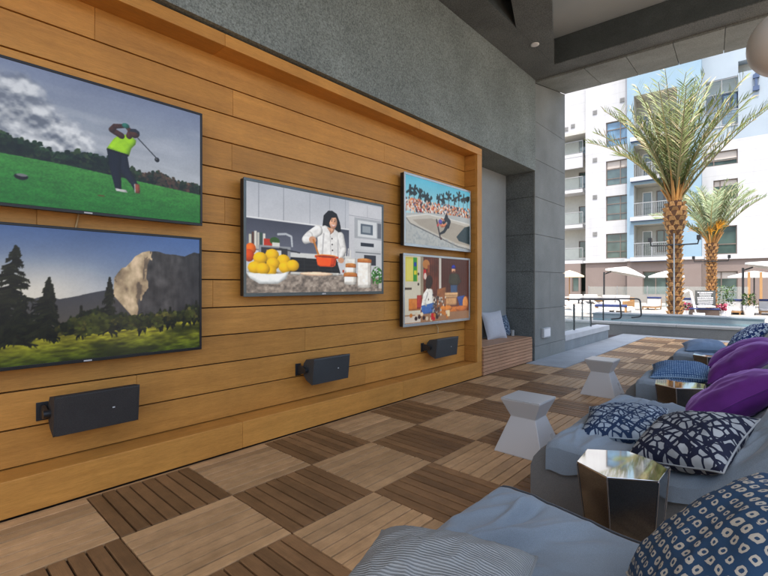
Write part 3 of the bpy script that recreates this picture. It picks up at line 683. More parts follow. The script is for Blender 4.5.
def pic_room():
    c = Canvas(200, 116); c.rect(0,0,1,1,(104,58,40)); 
    for k in range(26): c.line([(.24+.03*k,0),(.24+.03*k,.7)], .006, (70,36,26))
    n = c.fbm(30,10,3,3)[..., None]; c.a *= (.75+.5*n)
    c.rect(.52,0,1,.62,(84,46,34)); 
    for k in range(12): c.line([(.54+.04*k,0),(.54+.04*k,.62)], .008, (56,28,22))
    c.rect(0,0,.22,.9,(206,200,184)); c.rect(.02,.03,.18,.38,(196,186,90)); c.rect(.03,.05,.12,.36,(214,206,120)); c.rect(.12,.03,.17,.38,(60,140,60)); c.rect(.13,.10,.165,.16,(40,70,150)); c.rect(.13,.22,.165,.28,(210,200,60)); c.rect(0,.47,.10,.50,(70,60,52)); c.ell(.19,.27,.012,.02,(60,50,44)); c.ell(.19,.42,.012,.02,(60,50,44))
    c.rect(.22,0,.26,.62,(150,140,124)); c.rect(.49,0,.525,.62,(206,200,192)); c.ell(.30,.12,.05,.07,(176,126,76)); c.rect(.26,.20,.30,.34,(176,40,44)); c.ell(.285,.30,.02,.05,(226,206,196)); c.rect(.32,.13,.35,.24,(140,80,50))
    c.soft = 6
    c.poly([(.46,.50),(.60,.46),(.62,.78),(.46,.80)], (128,88,58)); c.rect(.06,.63,.40,.80,(176,116,60)); c.rect(.17,.58,.24,.78,(146,60,54))
    c.poly([(.22,.80),(.26,.56),(.32,.47),(.39,.50),(.41,.62),(.40,.82)], (216,214,208)); c.ell(.345,.37,.05,.085,(48,32,26)); c.ell(.335,.43,.045,.06,(44,30,24)); c.poly([(.23,.74),(.41,.70),(.43,.84),(.24,.90)], (66,98,146)); c.limb([(.31,.56),(.27,.68),(.30,.74)], [.06,.05,.03], (226,224,220))
    c.poly([(.66,.28),(.70,.24),(.78,.24),(.82,.29),(.80,.44),(.67,.44)], (62,62,52)); c.limb([(.80,.28),(.84,.37),(.78,.43)], [.05,.045,.03], (58,58,48)); c.limb([(.67,.28),(.655,.38),(.69,.43)], [.05,.045,.03], (66,66,56)); c.rect(.675,.43,.79,.58,(64,84,110)); c.ell(.725,.19,.032,.06,(206,160,134)); c.poly([(.69,.17),(.695,.12),(.73,.10),(.76,.13),(.76,.17)], (44,56,140)); c.ell(.725,.225,.02,.025,(110,76,60))
    c.rect(.58,.55,.80,.64,(196,160,126)); c.rect(.60,.64,.78,.76,(178,140,106)); c.line([(.58,.595),(.80,.595)], .006, (150,116,86)); c.poly([(.78,.62),(.92,.60),(.93,.80),(.84,.82)], (56,76,122)); c.ell(.93,.74,.05,.12,(190,130,78)); c.rect(.50,.78,.96,.88,(176,112,56)); c.ell(.60,.80,.10,.05,(190,124,62)); c.ell(.86,.82,.10,.05,(170,106,54))
    c.soft = 0; c.rect(0,.86,1,1,(150,120,96)); c.rect(0,.88,.22,.98,(206,196,186)); rs = random.Random(5)
    for k in range(90):
        x = rs.gauss(.46,.05); y = rs.uniform(.58,.92); c.ell(x,y,.008,.018,rs.choice(((226,220,210),(60,56,60),(120,110,104),(180,170,160))))
    for k in range(16): c.ell(rs.uniform(.08,.72),rs.uniform(.86,.96),.02,.03,rs.choice(((170,30,40),(230,214,190),(180,120,60),(60,40,36),(206,190,170))))
    c.rect(.62,.83,.66,.93,(226,206,170)); c.rect(.37,.86,.41,.96,(176,34,44))
    c.a *= .95
    return c.done()

SCREEN_GAIN = 1.0
def screen_mat():
    t = NT('lit screen'); a = t.new('ShaderNodeVertexColor', layer_name='picture')
    t.put((.012,.012,.014), .22, 0, .25); t.link(a.outputs[0], t.b.inputs['Emission Color']); t.b.inputs['Emission Strength'].default_value = SCREEN_GAIN
    return t.m
MAT['screen'] = screen_mat()

def television(y0, y1, z0, z1, pic, frame, bez, label, side, logo=True):
    cy_, cz_ = (y0+y1)/2, (z0+z1)/2; w, h = (y1-y0)/2, (z1-z0)/2
    t = empty('television', (-.83, cy_, cz_), 0, label, 'television', 'televisions on the timber wall')
    m = MB(); m.box(.03+.02,.11-.003,-w+.004,w-.004,-h+.004,h-.004); m.build('housing', MAT[frame if side is None else side], t, .006)
    m = MB(); x0, x1 = .104, .115; b = bez
    m.box(x0,x1,-w,w,h-b,h); m.box(x0,x1,-w,w,-h,-h+b*1.25); m.box(x0,x1,-w,-w+b,-h+b*1.25,h-b); m.box(x0,x1,w-b,w,-h+b*1.25,h-b)
    m.build('bezel', MAT[frame], t, .002)
    m = MB(); m.box(-.0,.05,-.25,.25,-.2,.2); m.build('wall_bracket', MAT['black_metal'], t)
    if logo:
        m = MB(); m.box(x1-.001,x1+.0012,-.022,.022,-h+b*.35,-h+b*.85); m.build('badge', MAT['logo'], t)
    # the screen: colours on a fine grid
    H_, W_ = pic.shape[:2]; a, bb = -w+b*.8, w-b*.8; c0, c1 = -h+b*1.05, h-b*.8
    ys = np.linspace(a, bb, W_); zs = np.linspace(c1, c0, H_)
    Y_, Z_ = np.meshgrid(ys, zs); co = np.stack([np.full_like(Y_, .109), Y_, Z_], -1).reshape(-1, 3)
    idx = np.arange(H_*W_).reshape(H_, W_); q = np.stack([idx[1:, :-1], idx[1:, 1:], idx[:-1, 1:], idx[:-1, :-1]], -1).reshape(-1, 4)
    me = bpy.data.meshes.new('screen'); me.vertices.add(len(co)); me.vertices.foreach_set('co', co.astype(np.float32).ravel())
    me.loops.add(q.size); me.loops.foreach_set('vertex_index', q.astype(np.int32).ravel()); me.polygons.add(len(q)); me.polygons.foreach_set('loop_start', np.arange(0, q.size, 4, dtype=np.int32))
    me.update(calc_edges=True)
    at = me.color_attributes.new('picture', 'FLOAT_COLOR', 'POINT'); p = pic.reshape(-1, 3); l = np.where(p <= .04045, p/12.92, ((p+.055)/1.055)**2.4)
    at.data.foreach_set('color', np.concatenate([l, np.ones((len(l), 1))], 1).astype(np.float32).ravel())
    me.materials.append(MAT['screen']); o = bpy.data.objects.new('screen', me); COL.objects.link(o); o.parent = t
    return t
television(-.69, .762, 1.718, 2.555, pic_golf(), 'tvblack', .016, 'black framed television showing a golfer in a lime shirt', None)
television(-.69, .757, .800, 1.630, pic_cliff(), 'tvblack', .016, 'black framed television showing a granite cliff above a meadow', None)
television(1.10, 2.765, 1.183, 2.147, pic_kitchen(), 'tvgrey', .024, 'television showing a woman cooking beside a bowl of lemons', 'tvblack')
television(3.115, 4.56, 1.730, 2.577, pic_skate(), 'tvsilver', .026, 'silver framed television showing a skateboarder in a concrete bowl', 'tvblack')
television(3.10, 4.54, .795, 1.645, pic_room(), 'tvsilver', .026, 'silver framed television showing two people unpacking cardboard boxes', 'tvblack')

# cords
m = MB(); m.tube([(-.82,3.86,.80),(-.80,3.9,.72),(-.79,3.88,.66)], .006, 6); tag(m.build('power_cord', MAT['cord']), 'tan cord hanging below the screen with cardboard boxes', 'cord')
m = MB(); m.tube([(-.822,.01,1.73),(-.82,-.01,1.62)], .006, 6); tag(m.build('power_cord', MAT['cord']), 'tan cord between the golf screen and the cliff screen', 'cord')

# speakers
def speaker(y0, y1, zc, mat, label):
    t = empty('loudspeaker', (-.83, (y0+y1)/2, zc), 0, label, 'loudspeaker', 'loudspeakers along the timber wall'); L = (y1-y0)/2
    m = MB(); m.prism([(.215,.120),(.188,-.122),(.10,-.085),(.062,-.045),(.05,.01),(.062,.065),(.10,.105)], 1, -L, L); m.build('cabinet', mat, t, .014)
    m = MB(); d = (-.027, -.242); n = (.9938, -.111)
    def P(u, v, k): return (.2135+d[0]*v+n[0]*k, u, .118+d[1]*v+n[1]*k)
    q = [(-L+.012,.03),(L-.012,.03),(L-.012,.97),(-L+.012,.97)]
    m.add([P(u, v, -.002) for u, v in q]+[P(u, v, .004) for u, v in q], [(0,3,2,1),(4,5,6,7),(0,1,5,4),(1,2,6,5),(2,3,7,6),(3,0,4,7)]); m.build('grille', MAT['black_grille'] if mat == MAT['black_grille'] else MAT['spk_grey'], t, .003)
    m = MB(); m.prism([(.004,-.03),(.06,-.03),(.12,-.012),(.12,.03),(.06,.045),(.004,.045)], 1, -L-.03, -L-.012); m.build('bracket', MAT['black_metal'], t, .003)
    m = MB(); m.lathe([(.024,0),(.024,.04)], (0,0,0), 14)
    for i in range(len(m.v)): x, y, z = m.v[i]; m.v[i] = (.11+x, -L-.035+z, .008+y)
    m.build('knob', MAT['black_metal'], t)
    m = MB(); m.box(0,.008,-L-.05,-L+.01,-.05,.06); m.build('wall_plate', MAT['black_metal'], t, .002)
    m = MB(); m.box(0,.003,-.007,.007,-.004,.004); o = m.build('badge', MAT['logo'], t, .001); o.location = (.2135+d[0]*.5+.004, L*.35, -.0)
speaker(-.155, .298, .512, MAT['black_grille'], 'black loudspeaker on the planks below the granite cliff screen')
speaker(1.735, 2.173, .495, MAT['spk_grey'], 'dark loudspeaker on the planks below the cooking screen')
speaker(3.62, 4.09, .500, MAT['spk_grey'], 'dark loudspeaker on the planks below the screen with cardboard boxes')

# ------------------------------------------------------------------ lounge furniture
def interp(x, xs, ys): return float(np.interp(x, xs, ys))
LX = [0, .10, .125, .17, .35, .60, .76, .86, .98, 1.30, 1.42, 1.50, 1.53]
LZ = [.38, .392, .412, .420, .404, .375, .375, .42, .54, .86, .945, .93, .84]
def smooth_profile(x):
    return sum(interp(x+d, LX, LZ) for d in (-.04,-.02,0,.02,.04))/5 if .22 < x < 1.46 else interp(x, LX, LZ)
def lounger(x0, y0, label, seed, w=1.40):
    t = empty('chaise_lounger', (x0, y0+w/2, 0), 0, label, 'lounger', 'blue chaise loungers in a row on the deck')
    hw = w/2
    # upholstered base
    prof = [(0.01,.015),(0.0,.05),(0.0,.235),(.018,.29),(.06,.345),(.125,.382),(.20,.382),(.40,.362),(.62,.338),(.78,.34),(.88,.40),(1.0,.52),(1.30,.82),(1.42,.90),(1.52,.86),(1.50,.015)]
    m = MB(); n = 24
    m.rings([[(p[0], -hw+.02+(w-.04)*k/n, p[1]) for p in prof] for k in range(n+1)], True, True)
    m.build('base', MAT['taupe'], t, .012)
    # loose mattress cover with folds
    rs = random.Random(seed); ox, oy = rs.uniform(0, 50), rs.uniform(0, 50); ang = rs.uniform(.85, 1.15)
    nu, nv = 170, 150
    cr = []                                           # creases: each a bent line with its own width and height
    for k in range(38):
        cx_, cy_ = rs.uniform(-.05, 1.15), rs.uniform(-hw, hw); a_ = ang + rs.gauss(0, .13)
        if rs.random() < .18: cx_, a_ = rs.uniform(.1, .4), rs.uniform(1.0, 1.9)
        cr.append((cx_, cy_, cos(a_), sin(a_), rs.uniform(.35, .95), rs.uniform(.015, .027), rs.uniform(.014, .034)*(1 if rs.random() < .8 else -1), rs.uniform(-.3, .3), rs.uniform(-.25, .25)))
    def fold(x, y):
        z = mnoise.noise(Vector((x*2+ox, y*2+oy, 9)))*.007 + mnoise.noise(Vector((x*6+ox, y*6+oy, 4)))*.004
        for cx_, cy_, ca, sa, L, wd, h, bend, skew in cr:
            px, py = x-cx_, y-cy_; s_ = px*ca+py*sa
            if abs(s_) > L: continue
            d_ = -px*sa+py*ca - bend*s_*s_
            if abs(d_) > .12: continue
            q = 1-(s_/L)**2; ww = wd*(1+skew*(1 if d_ > 0 else -1))*(.7+.6*abs(s_)/L)
            z += h*q*math.exp(-(d_/ww)**2)
        return z
    def surf(u, v):
        x = .105 + 1.405*u; y = -hw-.012 + (w+.024)*v
        e = min(v, 1-v)*w; ex = u*1.405
        z = smooth_profile(x) + fold(x, y)*min(1, .06+e/.13)*min(1, .25+ex/.2)
        z += .004*sin(pi*v)
        if e < .035:
            q = 1-e/.035; drop = .035*(1-math.sqrt(max(0, 1-q*q)))
            z -= drop
            y += (.006*q if v > .5 else -.006*q)
        return (x, y, z)
    m = MB(); m.grid(surf, nu, nv)
    # hanging hem all round: sides and the foot, with drape ripples
    def hem(side):
        def fn(u, v):
            x, y, z = surf(u, 0 if side < 0 else 1)
            d = .075 + .03*mnoise.noise(Vector((x*4+ox, side*3.0, 2))) + .060*math.exp(-((x-.20)/.13)**2)
            k = .008*mnoise.noise(Vector((x*16+oy, side, 7)))*v
            return (x, y + side*(.004*v + k), z - d*v)
        return fn
    b0 = len(m.f); m.grid(hem(-1), 110, 5); m.grid(hem(1), 110, 5)
    def foot(u, v):
        x, y, z = surf(0, u); d = .025 + .02*mnoise.noise(Vector((y*4+ox, 3, 2)))
        return (x - .006*v + .01*mnoise.noise(Vector((y*14+oy, 1, 7)))*v, y, z - d*v)
    m.grid(foot, 110, 5)
    m.build('mattress_cover', MAT['denim'], t)
    # piped edge
    for sd in (1,):
        pts = []
        for k in range(60):
            x, y, z = surf(k/59, .5+sd*.492); pts.append((x, y+sd*.003, z+.005))
        m = MB(); m.tube(pts, .004, 6); m.build('piping', MAT['piping'], t)
    return t
lounger(1.46, -.40, 'blue lounger nearest the camera, with a ribbed grey pillow on it', 11)
lounger(1.40, 1.69, 'blue lounger holding two navy and white net print pillows', 23)
lounger(1.38, 3.80, 'blue lounger with a small dotted blue pillow, under a purple pillow', 37)
lounger(1.34, 5.90, 'blue lounger farthest away, with a plain blue pillow on its foot', 41)

def pillow(name, cx, cy, cz, size, thick, nrm, spin, mat, label, seed, group=None, cat='pillow', aspect=1.0, wr=1.0):
    """soft square pillow: pinched corners, seam, a few creases; nrm is the way its face looks"""
    n = Vector(nrm).normalized(); a = Vector((0,0,1)).cross(n)
    a = Vector((1,0,0)) if a.length < 1e-3 else a.normalized()
    b = n.cross(a); A = a*cos(R(spin)) + b*sin(R(spin)); B = n.cross(A)
    rs = random.Random(seed); ox = rs.uniform(0, 60)
    N = 46; h = size/2
    m = MB()
    def side(sg):
        def fn(u, v):
            p, q = u*2-1, v*2-1
            sx = p*(1-.075*(1-q*q)*abs(p)**2); sy = q*(1-.075*(1-p*p)*abs(q)**2)
            t = ((1-abs(p)**2.6)*(1-abs(q)**2.6))**.52
            cr = mnoise.noise(Vector((p*2.2+ox, q*2.2, sg)))*.10 + (1-abs(mnoise.noise(Vector((p*3.4+q*1.2+ox, q*3.0-p, 4+sg)))))**3*.07*wr
            edge = min(1-abs(p), 1-abs(q)); rad = math.hypot(p, q)
            cr += .05*wr*sin(14*math.atan2(q, p)+3*rad)*max(0, rad-.55)*min(1, edge*6)
            z = sg*thick/2*t*(1+cr) + .010*mnoise.noise(Vector((p*1.3+ox, q*1.3, 11)))
            return tuple(A*(sx*h*aspect) + B*(sy*h) + n*z)
        return fn
    m.grid(side(1), N, N); nf = len(m.f); m.grid(side(-1), N, N)
    for i in range(nf, len(m.f)): m.f[i] = m.f[i][::-1]
    for k in list(m.uv):
        if k >= (N+1)*(N+1): m.uv[k] = (m.uv[k][0]+1.37, m.uv[k][1]+.61)
    o = m.build(name, mat, None, 0, (cx, cy, cz)); tag(o, label, cat, group)
    seam = []
    f1 = side(1)
    for k in range(4*24):
        e, s_ = divmod(k, 24); s_ /= 24
        u, v = ((s_,0),(1,s_),(1-s_,1),(0,1-s_))[e]; seam.append(f1(u, v))
    mm = MB(); mm.tube(seam + [seam[0]], .0045, 5); mm.build('seam', mat, o)
    return o
UP = (0, 0, 1)
PIL = 'scatter pillows on the loungers'
pillow('pillow', 1.85, .11, .51, .46, .21, (-.05,-.12,1), 40, MAT['ribbed'], 'grey ribbed knit pillow lying on the nearest lounger', 1, PIL)
pillow('pillow', 2.42, .56, .63, .52, .22, (-.62,-.16,.75), 12, MAT['diamond'], 'large navy pillow printed with rows of pale rings', 2, PIL)
pillow('pillow', 1.79, 2.13, .465, .44, .155, (-.1,-.18,1), 38, MAT['hatch_a'], 'navy net print pillow lying flat near the foot of the lounger', 3, PIL)
pillow('pillow', 2.145, 1.86, .515, .45, .18, (-.30,-.28,.9), 30, MAT['hatch_b'], 'black net print pillow leaning on the lounger back', 4, PIL)
pillow('pillow', 2.25, 2.66, .585, .58, .22, (-.60,.0,.80), 8, MAT['velvet'], 'purple velvet pillow in front of the other purple pillows', 5, PIL)
pillow('pillow', 2.22, 4.05, .62, .56, .20, (-.62,.0,.78), 4, MAT['velvet'], 'purple velvet pillow in the middle of the three', 6, PIL)
pillow('pillow', 2.17, 4.72, .62, .56, .18, (-.52,.0,.85), 4, MAT['velvet'], 'purple velvet pillow farthest back of the three', 7, PIL)
pillow('pillow', 1.77, 4.15, .47, .46, .17, (-.05,-.1,1), 35, MAT['fine_dots'], 'blue pillow with fine dots behind a mirror topped table', 8, PIL)
pillow('pillow', 1.72, 6.35, .47, .46, .17, (-.05,-.1,1), 40, MAT['denim_plain'], 'plain blue pillow lying on the foot of the farthest lounger', 9, PIL)
pillow('pillow', 2.14, 6.75, .60, .50, .18, (-.65,-.1,.72), 12, MAT['hatch_c'], 'navy and white flake print pillow on the farthest lounger', 10, PIL)
pillow('pillow', -.99, 5.73, .625, .46, .14, (.92,-.22,.28), 2, MAT['grey_cloth'], 'pale grey pillow leaning in the alcove on the slatted bench', 12, 'pillows on the bench', wr=.6)
pillow('pillow', -1.03, 6.10, .585, .36, .13, (.95,-.1,.25), 2, MAT['hatch_a'], 'navy and white pillow standing behind the pale grey one on the bench', 13, 'pillows on the bench')
m = MB(); m.lathe([(.028,0),(.034,.10),(.030,.10),(.026,.012)], (-.93,6.26,.413), 18)
tag(m.build('cup', MAT['stone']), 'small grey cup at the end of the slatted bench', 'cup')

# pale hourglass side tables
def side_table(x, y, rz, label):
    t = empty('side_table', (x, y, 0), R(rz), label, 'side table', 'hourglass side tables on the deck')
    m = MB(); rg = [(.19,.0),(.19,.008),(.099,.268),(.155,.398),(.155,.405)]
    m.rings([[(a,-a,z),(a,a,z),(-a,a,z),(-a,-a,z)] for a, z in rg], True, False); m.build('pedestal', MAT['table_white'], t, .004)
    m = MB(); m.box(-.152,.152,-.152,.152,.406,.411); m.build('table_top', MAT['table_white'], t, .002)
    return t
side_table(1.02, 2.53, 0, 'pale hourglass side table nearer the timber wall')
side_table(.91, 4.80, 0, 'pale hourglass side table nearer the pool')

# mirror topped faceted tables
HEX = [(-.16,-.09),(-.175,.10),(-.02,.205),(.165,.13),(.16,-.07),(-.01,-.175)]
def gem_table(x, y, rz, h, label):
    t = empty('mirror_table', (x, y, 0), R(rz), label, 'side table', 'mirror topped tables between the loungers')
    m = MB(); k = .74
    lo = [(p[0]*k+.01, p[1]*k) for p in HEX]
    vs = [(p[0], p[1], 0.004) for p in lo] + [(p[0], p[1], h-.008) for p in HEX]
    m.add(vs, [tuple(range(6))] + [(i,6+i,6+(i+1)%6,(i+1)%6) for i in range(6)]); m.build('body', MAT['steel_dark'], t, .002)
    m = MB(); m.add([(p[0]*1.004, p[1]*1.004, h-.0075) for p in HEX]+[(p[0]*1.004, p[1]*1.004, h) for p in HEX], [(0,1,2,3,4,5),(11,10,9,8,7,6)]+[(i,6+i,6+(i+1)%6,(i+1)%6) for i in range(6)])
    m.build('table_top', MAT['mirror'], t, .0015)
    m = MB()
    for i in range(6):
        p, q = lo[i], HEX[i]; m.tube([(p[0]*1.002,p[1]*1.002,.006),(q[0]*1.002,q[1]*1.002,h-.009)], .0035, 5)
    m.build('edge_highlight', MAT['steel_edge'], t)  # bright tubes stand in for the highlight along each facet edge
    return t
gem_table(1.945, 1.43, 0, .47, 'mirror topped dark table between the two nearest loungers')
gem_table(1.86, 3.52, 4, .47, 'mirror topped dark table beside the front purple pillow')
gem_table(1.86, 5.62, -3, .46, 'mirror topped dark table farthest back, by the farthest lounger')

# ------------------------------------------------------------------ the courtyard
def yl(y0, x): return y0 + math.tan(a4)*(x+.62)
# low wall with coping beside the column
lw = empty('low_wall', (-.72, 9.2, 0), 0, 'low grey wall with pale coping running on from the column', 'wall')
m = MB(); m.box(-.86,-.63,7.835,10.68,-.05,.199); o = m.build('wall_body', MAT['poolgrey'], lw); o.matrix_parent_inverse = Matrix.Translation((.72,-9.2,0))
m = MB(); m.box(-.90,-.61,7.835,10.72,.20,.315); o = m.build('coping', MAT['coping'], lw, .008); o.matrix_parent_inverse = Matrix.Translation((.72,-9.2,0))
gb = empty('glass_balustrade', (-.82, 9.2, .315), 0, 'clear glass balustrade standing on the low wall', 'balustrade')
for a, b in ((7.84,8.9),(8.94,10.0)):
    m = MB(); m.box(-.83,-.818,a,b,.316,.86); o = m.build('glass_panel', MAT['clear_glass'], gb); o.matrix_parent_inverse = Matrix.Translation((.82,-9.2,-.315))
for yy in (8.92, 10.02):
    m = MB(); m.box(-.84,-.808,yy-.015,yy+.015,.316,.87); o = m.build('post', MAT['black_metal'], gb); o.matrix_parent_inverse = Matrix.Translation((.82,-9.2,-.315))
# spa: near wall, water, far raised wall
def rotx(mb):
    for i, (x, y, z) in enumerate(mb.v): mb.v[i] = (x, yl(y, x), z)
    return mb
nw = empty('spa_wall', (1, 12.1, 0), 0, 'long grey spa wall with a pale ledge at the end of the deck', 'wall')
def npart(mb, name, mat, bevel=0):
    o = rotx(mb).build(name, mat, nw, bevel); o.matrix_parent_inverse = Matrix.Translation((-1,-12.1,0))
m = MB(); m.box(-8,9,12.0,12.30,-.06,.235); npart(m, 'wall_body', MAT['concrete_dark'])
m = MB()
for k in range(14): m.box(-8+k*1.22,-8+(k+1)*1.22-.006,11.975,12.42,.24,.295)
npart(m, 'ledge', MAT['ledge'], .005)
m = MB(); m.box(-8,2.1,12.42,14.6,-.06,.10); rotx(m); tag(m.build('spa_basin', MAT['pool_tile']), kind='structure')
m = MB(); m.add([(-8,12.42,.215),(2.1,12.42,.215),(2.1,14.5,.215),(-8,14.5,.215)], [(0,1,2,3)]); rotx(m); S(m.build('spa_water', MAT['water']))
fw = one = MB(); m.box(-2.1,2.1,14.5,15.15,-.06,.37); 
m = MB(); m.box(-2.1,2.1,14.5,15.15,-.06,.345); rotx(m); o = m.build('raised_spa_edge', MAT['poolgrey'], None); tag(o, 'raised grey spa edge on the far side of the water', 'wall')
m = MB(); m.box(-2.12,2.12,14.48,15.17,.347,.385); rotx(m); m.build('capping', MAT['poolgrey'], o, .006)
# pool beyond, on the right
m = MB(); m.add([(2.3,13.0,-.04),(16,13.0,-.04),(16,19.5,-.04),(2.3,19.5,-.04)], [(0,1,2,3)]); S(m.build('pool_water', MAT['water']))
m = MB(); m.box(2.2,2.3,12.9,19.6,-.06,.02); m.box(2.3,16,19.5,19.8,-.06,.02); S(m.build('pool_edge', MAT['coping']))

# handrails at the spa steps
def handrail(x, y, label):
    t = empty('handrail', (x, y, .2), 0, label, 'handrail', 'black handrails at the spa steps')
    def arc(pts, r=.09, n=5):
        out = [Vector(pts[0])]
        for a, b, c in zip(pts[:-2], pts[1:-1], pts[2:]):
            a, b, c = Vector(a), Vector(b), Vector(c); p = b+(a-b).normalized()*r; q = b+(c-b).normalized()*r
            for k in range(n+1):
                s_ = k/n; out.append(p*(1-s_)**2 + b*2*s_*(1-s_) + q*s_*s_)
        out.append(Vector(pts[-1])); return out
    m = MB(); m.tube(arc([(-1.05,-.1,.50),(-1.05,-.1,.655),(.62,.0,.68),(.66,0,.17),(.40,0,.13)]), .022, 8); m.build('rail', MAT['black_metal'], t)
    for px in (-.35,): 
        m = MB(); m.tube([(px,-.05,0),(px,-.05,.66)], .02, 8); m.build('post', MAT['black_metal'], t)
    return t
handrail(-1.45, 12.5, 'black tubular handrail nearer the deck at the spa steps')
handrail(-1.20, 13.6, 'black tubular handrail farther from the deck at the spa steps')

# ------------------------------------------------------------------ date palms
def frond(mb, base, az, el, L, droop, seed, leaf=.42, npair=46, wid=.020):
    rs = random.Random(seed); pts = []; p = Vector(base); e = el; st = 22
    d0 = Vector((cos(az), sin(az), 0)); tw = rs.uniform(-.25, .25)
    for k in range(st+1):
        pts.append(p.copy()); s_ = k/st
        p = p + (d0*cos(e) + Vector((0,0,1))*sin(e))*(L/st); e -= droop/st*(.35+1.5*s_)
        d0 = (Matrix.Rotation(tw/st, 3, 'Z') @ d0)
    mb.tube(pts, [.030*(1-.85*k/st)+.003 for k in range(st+1)], 4, 1)
    for k in range(npair):
        s_ = .13 + .87*(k+.5)/npair; q = s_*st; i = min(int(q), st-1); f = q-i
        c = pts[i]*(1-f)+pts[i+1]*f; t = (pts[i+1]-pts[i]).normalized()
        sd = t.cross(Vector((0,0,1))); sd = sd.normalized() if sd.length > .05 else Vector((-sin(az), cos(az), 0)); up = sd.cross(t)
        ll = leaf*(.35+.65*sin(pi*min(1, (s_-.05)*.97))**.6)*rs.uniform(.8, 1.15)
        for sg in (-1, 1):
            if rs.random() < .06: continue
            fw = rs.uniform(.55, .95); v = rs.uniform(.15, .75)
            dr = (sd*sg*.75 + t*fw + up*v).normalized(); w = t.cross(dr).normalized()*wid*rs.uniform(.7, 1.1); tip = c + dr*ll - Vector((0,0,1))*ll*rs.uniform(.0, .18); mid = c + dr*ll*.5
            mb.add([c-w*.5, mid-w, tip, mid+w, c+w*.5], [(0,1,2,3,4)], mi=0)
def palm(loc, th, r, nf, L, els, label, mat, leaf, seed, bulge=True, droop=.55, wid=.02, stalks=0):
    t = empty('date_palm', loc, 0, label, 'palm tree', 'date palms in the courtyard'); rs = random.Random(seed)
    m = MB(); prof = [(r*1.05,-.05),(r*.92,.3),(r*.85,th*.55)] + ([(r*.86,th*.72),(r*1.30,th*.80),(r*1.42,th*.90),(r*.8,th),(.05,th+.1)] if bulge else [(r*.9,th*.85),(r*1.25,th),(.05,th+.15)])
    m.lathe(prof, (0,0,0), 18); m.build('trunk_core', MAT['trunk_core'], t)
    m = MB(); k = 0; z = .02; ga = 2.39996
    rows = int(th/.15)
    for row in range(rows):                           # cut leaf bases in offset rows
        z = row*.15+.03; rad = np.interp(z, [p[1] for p in prof], [p[0] for p in prof])
        for j in range(7):
            a = 2*pi*(j+.5*(row % 2))/7 + row*.09 + rs.uniform(-.06, .06); ww = rad*.40*rs.uniform(.8, 1.1); h = rs.uniform(.10, .14); o = rs.uniform(.045, .085)
            ca, sa = cos(a), sin(a)
            def P(tan, out, zz): return (ca*(rad+out)-sa*tan, sa*(rad+out)+ca*tan, zz)
            m.add([P(-ww,-.02,z-.02),P(ww,-.02,z-.02),P(ww*.55,o,z+h),P(-ww*.55,o,z+h),P(-ww*.5,-.03,z+h*1.05),P(ww*.5,-.03,z+h*1.05)],
                  [(0,1,2,3),(3,2,5,4),(0,3,4),(1,5,2)])
    m.build('trunk', MAT['trunk'], t)
    m = MB()
    for k in range(nf):
        f = k/nf; az = k*ga + rs.uniform(-.2, .2); el = R(np.interp(f, [0, .5, 1], els) + rs.uniform(-6, 6))
        frond(m, (cos(az)*r*.35, sin(az)*r*.35, th+rs.uniform(-.1, .15)), az, el, L*rs.uniform(.82, 1.08), droop*rs.uniform(.5, 1.3), seed*1000+k, leaf, 46, wid)
    m.build('crown', [mat, MAT['petiole']], t)
    m = MB()
    for k in range(26):
        a = rs.uniform(0, 6.28); e = R(rs.uniform(58, 86)); l = rs.uniform(.5, 1.15)
        b = Vector((cos(a)*r*.6, sin(a)*r*.6, th-.08)); d = Vector((cos(a)*cos(e), sin(a)*cos(e), sin(e)))
        m.tube([b, b+d*l*.5+Vector((0,0,.02)), b+d*l], [.05,.032,.012], 5)
    m.build('leaf_sheath', MAT['sheath'], t)
    if stalks:
        m = MB()
        for k in range(stalks):
            a = rs.uniform(0, 6.28); e = R(rs.uniform(40, 75)); b = Vector((0,0,th+.1)); d = Vector((cos(a)*cos(e), sin(a)*cos(e), sin(e)))
            c = b+d*rs.uniform(.5, .8)
            for q in range(16):
                dd = (d+Vector((rs.uniform(-.5,.5),rs.uniform(-.5,.5),rs.uniform(-.5,.2)))).normalized(); m.tube([c, c+dd*.25+Vector((0,0,.02)), c+dd*.45-Vector((0,0,.06))], [.012,.012,.009], 4)
            m.tube([b, c], .03, 5)
        m.build('fruit_stalk', MAT['fruit'], t)
    return t
MAT['fruit'] = plain('yellow orange fruit stalks', (.72,.38,.04), .6, var=.2, island=.25)
p1 = palm((-.08, 15.9, 0), 4.0, .21, 48, 3.6, (89, 77, 50), 'tall date palm with upright olive fronds behind the spa', MAT['frond'], .52, 5, True, .52, .0145)
p2 = palm((.06, 24.1, 0), 3.15, .20, 44, 2.75, (89, 78, 52), 'shorter pale green date palm with yellow fruit stalks', MAT['frond_pale'], .42, 8, False, .8, .019, 14)
m = MB(); m.tube([(.02,-.30,.1),(.02,-.30,2.9)], .022, 8); m.build('conduit', MAT['rail_grey'], p1)
def flood(loc, w, label):
    t = empty('floodlight_bracket', loc, 0, label, 'light bracket', 'floodlight brackets on the palm trunks')
    m = MB(); m.lathe([(.25,-.02),(.26,0),(.25,.02)], (0,0,0), 24); m.build('collar', MAT['black_metal'], t)
    for sx in (-1, 1):
        m = MB(); m.tube([(sx*.22,-.12,0),(sx*w,-.2,0),(sx*(w+.03),-.2,.16)], .025, 6); m.box(sx*(w+.03)-.05,sx*(w+.03)+.05,-.29,-.13,.12,.26); m.build('lamp_arm', MAT['black_metal'], t)
flood((-.08,15.9,2.55), .62, 'black floodlight bracket round the taller palm trunk')
flood((.06,24.1,2.35), .62, 'black floodlight bracket round the shorter palm trunk')

